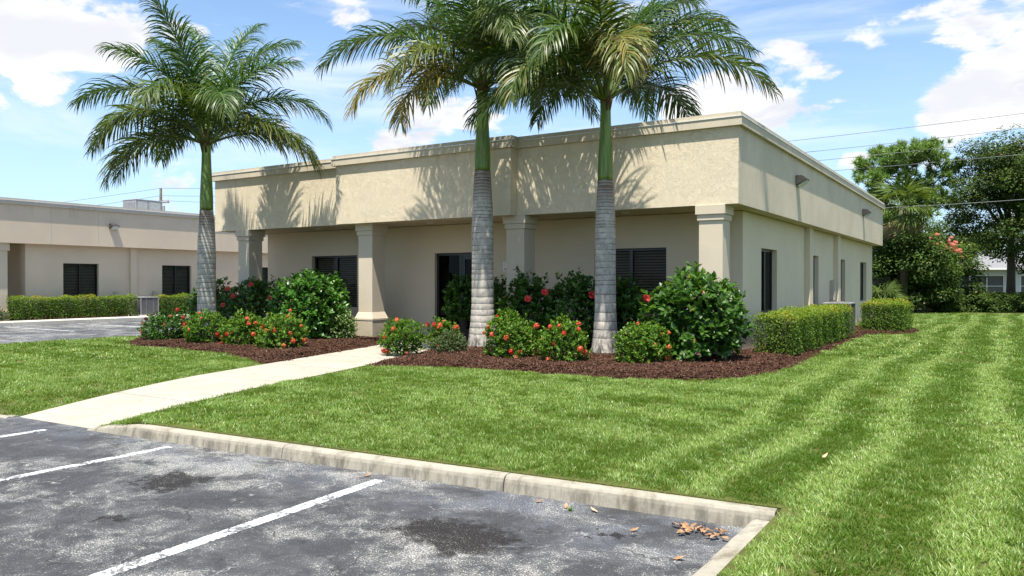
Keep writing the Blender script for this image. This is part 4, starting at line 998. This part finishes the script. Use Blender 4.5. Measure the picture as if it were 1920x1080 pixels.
palm('palm_tree', -7.08, 14.84, 'palm tree in front of the right hand front window', 3.78, 5.45, .90, P3, 5)

# ================================================================ SHRUBS
IXG = 'low ixora bushes with orange red flower heads'; HBG = 'dark green hibiscus bushes along the facade'
def ixora(x, y, rx, h, lab, seed, nf, young=.35, mat='ixora', base=.35):
    return shrub('ixora_bush', x, y, rx, h, M[mat], lab, IXG, int(420*(rx/.48)**2), 8, .062, seed, .02, nf, 'ix', young=young, amp=.13, tmpl=LEAF4, spread=(.35, 1.2), base=base, dryp=.02)
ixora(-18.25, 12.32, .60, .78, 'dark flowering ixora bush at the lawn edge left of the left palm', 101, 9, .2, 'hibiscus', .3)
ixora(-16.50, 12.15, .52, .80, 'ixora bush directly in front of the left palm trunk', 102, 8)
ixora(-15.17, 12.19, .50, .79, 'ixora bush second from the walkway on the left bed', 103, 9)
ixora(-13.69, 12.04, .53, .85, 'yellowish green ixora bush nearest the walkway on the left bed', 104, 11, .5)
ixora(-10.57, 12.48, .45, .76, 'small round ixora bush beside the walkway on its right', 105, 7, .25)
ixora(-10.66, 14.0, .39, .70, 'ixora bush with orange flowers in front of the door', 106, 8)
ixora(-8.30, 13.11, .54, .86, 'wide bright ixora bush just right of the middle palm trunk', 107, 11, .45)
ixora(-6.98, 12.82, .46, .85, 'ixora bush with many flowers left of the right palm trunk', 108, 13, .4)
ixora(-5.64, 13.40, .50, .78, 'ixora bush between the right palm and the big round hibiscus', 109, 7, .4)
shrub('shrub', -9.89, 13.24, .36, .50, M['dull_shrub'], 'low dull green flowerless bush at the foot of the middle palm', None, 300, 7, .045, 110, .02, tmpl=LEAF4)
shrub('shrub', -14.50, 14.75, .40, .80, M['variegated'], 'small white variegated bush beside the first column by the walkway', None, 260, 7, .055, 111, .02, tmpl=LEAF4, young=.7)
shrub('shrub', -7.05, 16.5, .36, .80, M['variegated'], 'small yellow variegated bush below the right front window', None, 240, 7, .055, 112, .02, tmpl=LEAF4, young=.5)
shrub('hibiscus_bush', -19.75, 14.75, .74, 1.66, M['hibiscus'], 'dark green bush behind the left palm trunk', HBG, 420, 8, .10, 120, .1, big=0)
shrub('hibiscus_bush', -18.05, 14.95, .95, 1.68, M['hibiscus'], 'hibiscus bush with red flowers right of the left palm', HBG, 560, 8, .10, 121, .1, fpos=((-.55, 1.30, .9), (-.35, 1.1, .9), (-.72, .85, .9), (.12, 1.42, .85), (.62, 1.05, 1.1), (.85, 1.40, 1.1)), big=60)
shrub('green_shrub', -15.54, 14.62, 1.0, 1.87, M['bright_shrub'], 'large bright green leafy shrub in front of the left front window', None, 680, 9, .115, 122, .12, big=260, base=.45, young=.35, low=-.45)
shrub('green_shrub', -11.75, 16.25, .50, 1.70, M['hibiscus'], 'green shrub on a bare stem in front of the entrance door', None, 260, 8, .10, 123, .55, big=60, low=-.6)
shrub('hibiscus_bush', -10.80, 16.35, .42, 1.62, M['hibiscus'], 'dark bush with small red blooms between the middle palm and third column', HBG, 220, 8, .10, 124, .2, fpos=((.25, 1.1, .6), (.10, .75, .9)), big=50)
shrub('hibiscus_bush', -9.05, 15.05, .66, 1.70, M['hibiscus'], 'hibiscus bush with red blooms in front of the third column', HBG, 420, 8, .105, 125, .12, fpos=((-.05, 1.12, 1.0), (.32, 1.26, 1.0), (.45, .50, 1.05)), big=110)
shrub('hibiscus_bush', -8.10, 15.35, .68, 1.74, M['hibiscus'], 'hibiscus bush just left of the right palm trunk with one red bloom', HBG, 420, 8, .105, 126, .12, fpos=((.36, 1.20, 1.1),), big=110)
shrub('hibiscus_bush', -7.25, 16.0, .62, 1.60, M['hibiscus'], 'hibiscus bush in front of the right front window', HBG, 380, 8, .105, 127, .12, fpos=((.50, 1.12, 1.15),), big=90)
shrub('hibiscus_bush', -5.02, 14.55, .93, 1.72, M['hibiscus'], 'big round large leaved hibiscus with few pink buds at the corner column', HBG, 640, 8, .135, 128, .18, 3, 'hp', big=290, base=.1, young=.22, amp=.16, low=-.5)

def hedge(x0, x1, y0, y1, h, label, seed, leaf=.042, dens=1000, z=.15, mat='hedge', group='clipped hedges beside the office buildings'):
    root = empty('hedge', ((x0+x1)/2, (y0+y1)/2, z)); tag(root, label, 'hedge', group); r = np.random.default_rng(seed)
    W, L = x1-x0, y1-y0; A = [(W*L, 0), (L*h, 1), (L*h, 2), (W*h, 3), (W*h, 4)]; P_ = []; Nn = []
    for ar, f in A:
        n = int(ar*dens*(1.25 if f == 0 else 1)); u = r.uniform(-.5, .5, n); v = r.uniform(-.5, .5, n); dp = np.abs(r.normal(0, .055, n)); o1 = np.ones(n)
        if f == 0: p = np.stack([u*W, v*L, h-dp], 1); nn = np.tile([0, 0, 1.], (n, 1))
        elif f in (1, 2): s_ = 1 if f == 1 else -1; p = np.stack([s_*(W/2-dp), u*L, .05+(v+.5)*(h-.05)], 1); nn = np.tile([s_, 0, .25], (n, 1))
        else: s_ = 1 if f == 3 else -1; p = np.stack([u*W, s_*(L/2-dp), .05+(v+.5)*(h-.05)], 1); nn = np.tile([0, s_, .25], (n, 1))
        P_.append(p); Nn.append(nn)
    P_ = np.concatenate(P_); Nn = np.concatenate(Nn)
    # rounded, uneven outline
    k = P_/np.array([W/2, L/2, 1]); lum = .035*np.sin(P_[:, 1]*2.6+seed)+.03*np.sin(P_[:, 1]*6.1+P_[:, 2]*5)+.025*np.sin(P_[:, 0]*9+P_[:, 1]*11)
    P_ = P_+Nn*lum[:, None]
    zt_ = np.clip((P_[:, 2]-h+.16)/.16, 0, 1); P_[:, 0] *= 1-.10*zt_**2*(np.abs(k[:, 0]) > .7); P_[:, 2] -= .05*(np.abs(k[:, 0]) > .8)*zt_
    n = len(P_); up = unit(Nn+r.normal(0, .5, (n, 3))+np.array([0, 0, .3])); D = unit(np.cross(up, r.normal(0, 1, (n, 3)))+Nn*.4)
    patch = np.sin(P_[:, 1]*1.9+seed)*np.sin(P_[:, 0]*3+P_[:, 1]*.9)+r.normal(0, .4, n)
    topn = np.clip((P_[:, 2]-h*.72)/(h*.28), 0, 1)
    col = np.stack([np.clip(r.uniform(0, 1, n), 0, 1), np.clip(topn*r.uniform(0, 1, n)*.9+(r.uniform(0, 1, n) > .9)*.5, 0, 1), ((patch > .62) & (r.uniform(0, 1, n) > .45))*topn*.75], 1)
    V, F, K = leaves(P_, D, up, leaf*r.uniform(.7, 1.3, n), LEAF4, col)
    o = mesh_obj('foliage', np_mesh('foliage', V, F, M[mat], K), root); o['kind'] = 'stuff'
    st = MB()
    for i in range(int(L/.22)):
        yy = -L/2+.1+i*.22; xx = r.uniform(-W*.3, W*.3)
        for q in range(3): st.tube([(xx, yy, -.08), (xx+r.uniform(-.12, .12), yy+r.uniform(-.1, .1), h*.45), (xx+r.uniform(-.25, .25), yy+r.uniform(-.15, .15), h*.85)], [.012, .009, .005], 5)
    so_ = st.build('stems', M['stem'], root, True); so_['kind'] = 'stuff'
    # twiggy dense heart so that nothing shows through
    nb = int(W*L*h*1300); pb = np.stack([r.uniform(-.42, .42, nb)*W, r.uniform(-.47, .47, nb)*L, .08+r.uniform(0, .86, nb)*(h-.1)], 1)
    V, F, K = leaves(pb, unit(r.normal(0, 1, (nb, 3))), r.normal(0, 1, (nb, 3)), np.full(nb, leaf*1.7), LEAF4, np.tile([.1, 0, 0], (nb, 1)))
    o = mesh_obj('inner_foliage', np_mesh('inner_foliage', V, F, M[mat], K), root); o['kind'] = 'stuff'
hedge(-4.38, -3.55, 16.1, 23.0, .88, 'long clipped hedge with yellowish top along the side wall', 131, dens=1150)
hedge(-3.80, -2.55, 25.75, 27.6, .93, 'short square clipped hedge at the lawn behind the air conditioner', 132, dens=1100)
hedge(-33.7, -33.02, 15.65, 20.75, .93, 'long clipped hedge at the far left building before its window', 133, .055, 620)
hedge(-33.7, -33.02, 21.95, 25.6, .93, 'clipped hedge at the far left building right of the air conditioner', 134, .055, 620)
shrub('shrub', -33.3, 15.0, .45, .55, M['dull_shrub'], 'low rounded olive bush at the left end of the far hedge', None, 200, 7, .06, 135, .02, tmpl=LEAF4)
shrub('shrub', -34.9, 16.1, .3, .75, M['thicket'], 'little dark bush in the porch corner of the far building', None, 120, 7, .07, 136, .02, tmpl=LEAF4)

# ================================================================ BACKGROUND: trees, house, lines
def limbs(bm, base, h, spread, seed, nl=7, r0=.25, lean=(0, 0)):
    r = random.Random(seed); tips = []
    tp = Vector(base)+Vector((lean[0], lean[1], h*.42)); bm.tube([base, tuple((Vector(base)+tp)/2+Vector((r.uniform(-.1, .1), 0, 0))), tuple(tp)], [r0, r0*.8, r0*.62], 9)
    for i in range(nl):
        a = i*2*math.pi/nl+r.uniform(-.4, .4); q = spread*r.uniform(.45, .95); z_ = h*r.uniform(.55, .98)
        e = Vector((base[0]+lean[0]+q*math.cos(a), base[1]+lean[1]+q*math.sin(a), base[2]+z_)); mid = (tp+e)/2+Vector((0, 0, h*.05))
        bm.tube([tuple(tp), tuple(mid), tuple(e)], [r0*.45, r0*.28, r0*.07], 6); tips.append(e)
        for j in range(4):
            f = e*.55+mid*.45+Vector((r.uniform(-1, 1), r.uniform(-1, 1), r.uniform(-.3, .9)))*spread*.28; bm.tube([tuple(mid), tuple((mid+f)/2+Vector((0, 0, .1))), tuple(f)], [r0*.18, r0*.1, r0*.03], 5); tips.append(f)
    return tips
def leafy_tree(name, x, y, h, spread, label, seed, mat='oak', nl=8, clump=1.1, per=420, leaf=.17, r0=.25, zl=.3, extra=40, group='trees beyond the lawn', lean=(0, 0)):
    root = empty(name, (x, y, .1)); tag(root, label, 'tree', group); bm = MB(); tips = limbs(bm, (0, 0, -.1), h, spread, seed, nl, r0, lean)
    bm.build('trunk', M['bark'], root, True); r = np.random.default_rng(seed); cs_ = [np.array(t) for t in tips]
    for i in range(extra):
        a = r.uniform(0, 6.28); q = spread*math.sqrt(r.uniform(.05, 1)); zz = h*(zl+(1-zl)*r.uniform(0, 1)*(1-.45*(q/spread)**2)); cs_.append(np.array([lean[0]+q*math.cos(a), lean[1]+q*math.sin(a), zz]))
    pts = []
    for c in cs_:
        n = int(per*r.uniform(.6, 1.2)); d = unit(r.normal(0, 1, (n, 3))); rr = clump*r.uniform(.6, 1.15)*r.uniform(.35, 1, n)**.5; p = c+d*rr[:, None]*np.array([1.15, 1.15, .62])
        up = unit(d*.6+np.array([0, 0, .8])+r.normal(0, .35, (n, 3))); D = unit(np.cross(up, r.normal(0, 1, (n, 3))))
        b = r.uniform(0, .5); col = np.stack([np.clip(b+r.uniform(0, .5, n), 0, 1), np.clip((d[:, 2] > .3)*r.uniform(0, .55, n), 0, 1), (r.uniform(0, 1, n) > .985)*.7], 1)
        pts.append(leaves(p, D, up, leaf*r.uniform(.6, 1.3, n), LEAF4, col))
    V, F, K = cat(pts); o = mesh_obj('crown', np_mesh('crown', V, F, M[mat], K), root); o['kind'] = 'stuff'; return root
def pine_tree(x, y, h, spread, label, seed):
    root = empty('pine_tree', (x, y, .1)); tag(root, label, 'tree', 'trees beyond the lawn'); bm = MB(); r = np.random.default_rng(seed); rr = random.Random(seed)
    bm.tube([(0, 0, -.1), (.1, 0, h*.4), (-.05, .1, h*.75), (0, 0, h*.97)], [.22, .17, .11, .04], 9); tips = []
    for i in range(34):
        z_ = h*(.46+.52*i/34); a = rr.uniform(0, 6.28); q = spread*rr.uniform(.5, 1)*math.sin(math.pi*(.14+.80*(z_/h-.46)/.54))**.75+.25; e = Vector((q*math.cos(a), q*math.sin(a), z_+q*.38))
        m_ = Vector((q*.5*math.cos(a), q*.5*math.sin(a), z_+q*.08)); bm.tube([(0, 0, z_), tuple(m_), tuple(e)], [.055, .04, .012], 5); tips += [e]
        for j in range(5): f = m_*.4+e*.6+Vector((rr.uniform(-1, 1), rr.uniform(-1, 1), rr.uniform(-.2, .7)))*.75; bm.tube([tuple(m_), tuple(f)], [.02, .007], 4); tips.append(f)
    bm.build('trunk', M['bark'], root, True); pts = []
    for e in tips:
        for s_ in range(5):
            c = np.array(e)+r.normal(0, .24, 3)*np.array([1, 1, .6]); n = 46; d = unit(r.normal(0, 1, (n, 3))+np.array([0, 0, .55])); b = r.uniform(0, .6)
            col = np.stack([b+r.uniform(0, .4, n), r.uniform(0, .5, n)*(r.uniform() > .5), np.zeros(n)], 1); pts.append(leaves(np.tile(c, (n, 1)), d, r.normal(0, 1, (n, 3)), r.uniform(.20, .42, n), (BLADE[0]*np.array([1, 1.6, 1]), BLADE[1]), col))
    V, F, K = cat(pts); o = mesh_obj('crown', np_mesh('crown', V, F, M['pine'], K), root); o['kind'] = 'stuff'
def fan_palm(x, y, h, label, seed, nf=26, dead=14, rad=1.3, name='sabal_palm'):
    root = empty(name, (x, y, .1)); tag(root, label, 'palm tree'); r = np.random.default_rng(seed)
    if h > 1.2: MB().tube([(0, 0, -.1), (.1, .05, h*.5), (0, 0, h)], [.20, .17, .18], 10).build('trunk', M['bark'], root, True)
    for i in range(nf+dead):
        dd_ = i >= nf; a = r.uniform(0, 6.28); el = R(r.uniform(-88, -60) if dd_ else r.uniform(-35, 80)); ln = rad*r.uniform(.5, .75); h_ = np.array([math.cos(a)*math.cos(el), math.sin(a)*math.cos(el), math.sin(el)])
        c = np.array([0, 0, h])+h_*ln; n = 26; s_ = unit(np.cross(h_, [0, 0, 1.])[None])[0]; ang = np.linspace(-1.75, 1.75, n); D = unit(h_[None]*np.cos(ang)[:, None]+s_[None]*np.sin(ang)[:, None]+np.array([0, 0, -.25])+r.normal(0, .06, (n, 3)))
        U_ = np.tile(np.cross(s_, h_), (n, 1)); col = np.stack([r.uniform(0, 1, n), np.full(n, .3), np.full(n, .95 if dd_ else .05)], 1)
        V, F, K = leaves(np.tile(c, (n, 1)), D, U_, rad*.75*r.uniform(.75, 1.05, n), (np.array([(0, .01, 0), (0, -.01, 0), (.55, .035, -.03), (.55, -.035, -.03), (1, 0, -.22)]), np.array([(0, 1, 3), (0, 3, 2), (2, 3, 4)])), col)
        o = mesh_obj('frond', np_mesh('frond', V, F, M['thicket'], K), root)
        MB().tube([(0, 0, h), tuple(c)], [.02, .012], 4).build('stalk', M['rachis'], o)
# positions: towards the frame's right edge, beyond the lawn
def at(px, dep):   # metres: lateral offset derived from a bearing; used only to lay the planting out
    xc = (px-960)/1469*dep; return xc*RT[0]+dep*FW[0], xc*RT[1]+dep*FW[1]
x, y = at(1700, 46); pine_tree(x, y, 9.5, 2.75, 'tall airy pine with rounded crown behind the rear corner of the building', 141)
x, y = at(1895, 43); leafy_tree('oak_tree', x, y, 9.7, 3.9, 'large dark spreading oak at the right edge of the lawn', 142, nl=10, clump=.8, per=420, leaf=.14, r0=.26, zl=.46, extra=78)
x, y = at(1985, 40); leafy_tree('oak_tree', x, y, 9.4, 3.6, 'dark oak partly cut off by the right edge of the photo', 143, nl=9, clump=1.0, per=480, leaf=.15, r0=.24, zl=.25, extra=55)
x, y = at(1692, 38.6); fan_palm(x, y, 5.3, 'shaggy fan palm with hanging dead fronds among the trees', 144, 24, 22, 1.5)
x, y = at(1690, 39.5); leafy_tree('broadleaf_tree', x, y, 4.1, 1.9, 'dense green broadleaf tree at the rear building corner', 145, 'thicket', 7, .8, 330, .15, .10, .12, 42, lean=(.1, 0))
x, y = at(1762, 41.5); leafy_tree('broadleaf_tree', x, y, 4.3, 1.7, 'drooping small tree with pinkish orange blossom before the white house', 146, 'thicket', 7, .75, 260, .15, .09, .30, 26)
rt = bpy.data.objects[[o.name for o in bpy.data.objects if o.get('label', '').startswith('drooping small tree')][0]]
for k in range(46):
    cl = [(-1.15, -1.3, 3.35), (-.5, -1.6, 3.55), (.1, -1.4, 3.15)][k % 3]; v = Matrix.Rotation(_th, 3, 'Z') @ Vector((cl[0]+rnd.gauss(0, .28), cl[1]+rnd.gauss(0, .15), cl[2]+rnd.gauss(0, .2)))
    put_flower(rt, HBS, v, (rnd.uniform(-.5, .5), -1, .6), rnd.uniform(1.4, 2.6))
x, y = at(1655, 37.5); fan_palm(x, y, .6, 'low fan palm seedling beside the rear wall of the building', 147, 16, 0, 1.0, 'palmetto')
for i, (px, dp, hh, sp, lb) in enumerate(((1655, 41, 2.9, 1.2, 'dark green bush right behind the building corner'), (1738, 39.5, 2.5, 1.2, 'round dark bush below the shaggy fan palm'), (1765, 40, 1.7, .7, 'dark bush left of the white house window'), (1815, 41, .95, 1.0, 'low dark bush below the white house screen'),
        (1850, 40.5, .95, 1.0, 'low dark bush left of the oak trunk'), (1895, 40.5, .95, 1.1, 'low dark bush right of the oak trunk'), (1940, 40, .95, 1.1, 'low dark bush at the right edge of the photo'), (1600, 44, 3.0, 1.5, 'bush hidden mostly behind the rear building corner'), (2010, 40, 1.9, 1.3, 'low dark bush beyond the right edge'))):
    x, y = at(px, dp); leafy_tree('understory_bush', x, y, hh, sp, lb, 150+i, 'thicket', 5, .5, 300, .12, .04, .08, 22, 'dark bushes along the far edge of the lawn')
    bpy.data.objects[-1] if False else None
for i, (px, dp, sc2) in enumerate(((1560, 62, 1.0), (1640, 58, 1.1), (1730, 60, .9), (1800, 64, 1.0), (1960, 62, 1.1), (2080, 52, 1.0))):
    x, y = at(px, dp); leafy_tree('distant_tree', x, y, 6.2*sc2, 3.4, ['distant tree behind the rear building corner', 'distant tree left behind the fan palm', 'distant tree behind the blossom tree', 'distant tree behind the white house', 'distant tree right of the white house', 'distant tree beyond the right edge'][i], 170+i, 'oak', 6, 1.1, 260, .24, .18, .12, 34, 'trees far behind the lawn')

# white house
hx, hy = at(1868, 52); hs = empty('white_house', (hx, hy, .1), _th); tag(hs, 'low white house with grey roof and screened windows behind the oak', 'house')
ho = wall_open('y', 0, .2, -3.4, 5.5, -.1, 2.5, [(-2.9, .55, .75, 2.05), (1.6, 5.2, .75, 2.05)])
ho.build('wall', M['house_wall'], hs)
for a, b in ((-2.9, .55), (1.6, 5.2)):
    f = MB(); f.box(a, b, .02, .08, .75, .80).box(a, b, .02, .08, 2.0, 2.05)
    q = a
    while q < b: f.box(q, q+.06, .02, .08, .8, 2.0); q += (b-a-.06)/3.0001
    f.box(a, b, .025, .075, 1.30, 1.34)
    fo = f.build('window', M['white_paint'], hs); MB().box(a, b, .09, .1, .8, 2.0).build('screen', M['unit_dark'], fo)
rf = MB(); v = [rf.b.verts.new(p) for p in ((-4, -.6, 2.5), (6.2, -.6, 2.5), (6.2, 6.6, 2.5), (-4, 6.6, 2.5), (-1.2, 3, 3.75), (3.6, 3, 3.75))]
for f in ((0, 1, 5, 4), (1, 2, 5), (2, 3, 4, 5), (3, 0, 4), (3, 2, 1, 0)): rf.b.faces.new([v[k] for k in f])
rf.build('roof', M['shingle'], hs); MB().box(-4.02, 6.22, -.64, -.60, 2.40, 2.53).build('fascia', M['white_paint'], hs)
MB().box(-3.4, -3.2, .2, 6, -.1, 2.49).box(5.3, 5.5, .2, 6, -.1, 2.49).build('side_wall', M['house_wall'], hs)
fx, fy = at(1646, 40.0)
fe = empty('wooden_fence', (fx, fy, .1), _th); tag(fe, 'short piece of weathered wooden fence beside the rear building corner', 'fence')
for k in range(9): MB().box(-.62+k*.14, -.49+k*.14, 0, .02, 0, 1.85+.02*math.sin(k*5)).build('board', M['wood_pole'], fe)

def wire(p0, p1, sag, label, grp, r=.014):
    p0, p1 = Vector(p0), Vector(p1); pts = []
    for k in range(25):
        t = k/24; p = p0.lerp(p1, t); p.z -= sag*4*t*(1-t); pts.append(tuple(p))
    tag(MB().tube(pts, r, 5, False).build('power_line', M['wire']), label, 'power line', grp)
def ppt(px, py, dep): x, y = at(px, dep); return (x, y, 1.65+(530-py)*dep/1469)
GW = 'overhead lines crossing the sky on the right'
for (a, b), (c, d), lb in (((1380, 276), (2050, 196), 'topmost overhead line on the right, starting above the roof edge'), ((1400, 297), (2050, 225), 'second overhead line from the top on the right'), ((1440, 310), (2050, 247), 'third overhead line from the top on the right'),
                           ((1460, 328), (2050, 277), 'fourth overhead line from the top passing before the pine'), ((1600, 393), (2050, 364), 'lowest overhead line passing before the dark oak')):
    wire(ppt(a, b, 44 if d < 300 else 38), ppt(c, d, 36 if d < 300 else 35), .05, lb, GW, .013)
ux, uy = at(302, 72)
up_ = empty('utility_pole', (ux, uy, .1), _th-.3); tag(up_, 'utility pole with crossarm behind the far left building', 'utility pole')
MB().tube([(0, 0, 0), (0, 0, 10.2)], [.16, .11], 8).build('post', M['wood_pole'], up_)
MB().box(-.9, .9, -.06, .06, 8.85, 8.97).build('crossarm', M['wood_pole'], up_)
MB().tube([(.22, .1, 8.0), (.22, .1, 8.6)], .13, 8).build('transformer', M['grey_metal'], up_)
for q in (-.8, .8): MB().tube([(q, 0, 8.97), (q, 0, 9.15)], .05, 6).build('insulator', M['grey_metal'], up_)
GL = 'overhead lines at the utility pole on the left'
for k, (py0, py1, py2) in enumerate(((382, 353, 352), (388, 367, 367), (400, 376, 381))):
    nm_ = ('uppermost', 'middle', 'lowest')[k]
    wire(ppt(100 if k == 0 else 160, py0, 66), ppt(302, py1, 72), .02, nm_+' wire running left from the utility pole', GL, .016)
    wire(ppt(302, py1, 72), ppt(470, py2, 80), .05, nm_+' wire running right from the utility pole behind the palm', GL, .016)

# ================================================================ SMALL THINGS
def fallen_leaf(x, y, z, s, rz, label, mat='dead_leaf', curl=.3):
    t = np.array([(0, 0, 0), (.3, .22, .10), (.3, -.22, .05), (.7, .2, .14), (.7, -.18, .16), (1, 0, .3), (.3, 0, 0), (.7, 0, .06)])*np.array([s, s, s*curl*3])
    o = mesh_obj('fallen_leaf', np_mesh('fallen_leaf', t, LEAFB[1], M[mat])); o.location = (x, y, z); o.rotation_euler = (.15, -.1, rz); tag(o, label, 'leaf', 'fallen leaves by the kerb'); return o
fallen_leaf(-2.99, 5.06, .006, .065, .3, 'reddish fallen leaf against the kerb, leftmost of them')
fallen_leaf(-2.72, 5.02, .006, .07, 1.9, 'small fallen leaf next to the green sprout by the kerb')
fallen_leaf(-2.47, 5.06, .006, .075, 2.9, 'pale curled fallen leaf against the kerb', 'pale_leaf')
fallen_leaf(-2.11, 4.80, .006, .065, .6, 'brown fallen leaf lying alone on the asphalt')
fallen_leaf(-1.68, 4.45, .006, .08, .2, 'long brown fallen leaf near the right kerb')
fallen_leaf(-4.62, 4.95, .006, .07, .9, 'tiny brown fallen leaf at the end of the nearest painted line')
fallen_leaf(-1.31, 6.95, G+.03, .065, 1.0, 'single pale brown leaf lying on the lawn', 'pale_leaf', .6)
fallen_leaf(-13.05, 11.0, G+.06, .07, 1.0, 'fallen pale petal on the mulch beside the walkway', 'pale_leaf', .4)
sp = []
for k in range(34):
    sp.append((rnd.gauss(-1.72, .10), rnd.gauss(5.02, .055)))
pv, pf = [], []
for i, (x, y) in enumerate(sp):
    y = min(y, kY(x)-.02); x = min(x, -1.47); s = rnd.uniform(.03, .075); Rm = Matrix.Rotation(rnd.uniform(0, 6.28), 3, 'Z') @ Matrix.Rotation(rnd.uniform(-.5, .5), 3, 'X') @ Matrix.Rotation(rnd.uniform(-.5, .2), 3, 'Y'); b = len(pv)
    for q in LEAFB[0]: v = Rm @ Vector((q[0]*s, q[1]*s, (q[2]+.5*abs(q[1]))*s)); pv.append((x+v.x, y+v.y, .012+rnd.uniform(0, .02)+max(v.z*.6, -.008)))
    pf += [tuple(b+j for j in f) for f in LEAFB[1]]
tag(mesh_obj('leaf_litter', np_mesh('leaf_litter', pv, pf, M['dead_leaf'])), 'pile of dry brown leaves in the kerb corner', 'leaves', kind='stuff')
spr = tuft(16, .02, .045, .009, 99); spr.name = 'green_sprout'; link(spr); spr.location = (-2.66, 5.0, 0); tag(spr, 'tiny green weed growing from the asphalt beside the kerb', 'plant')
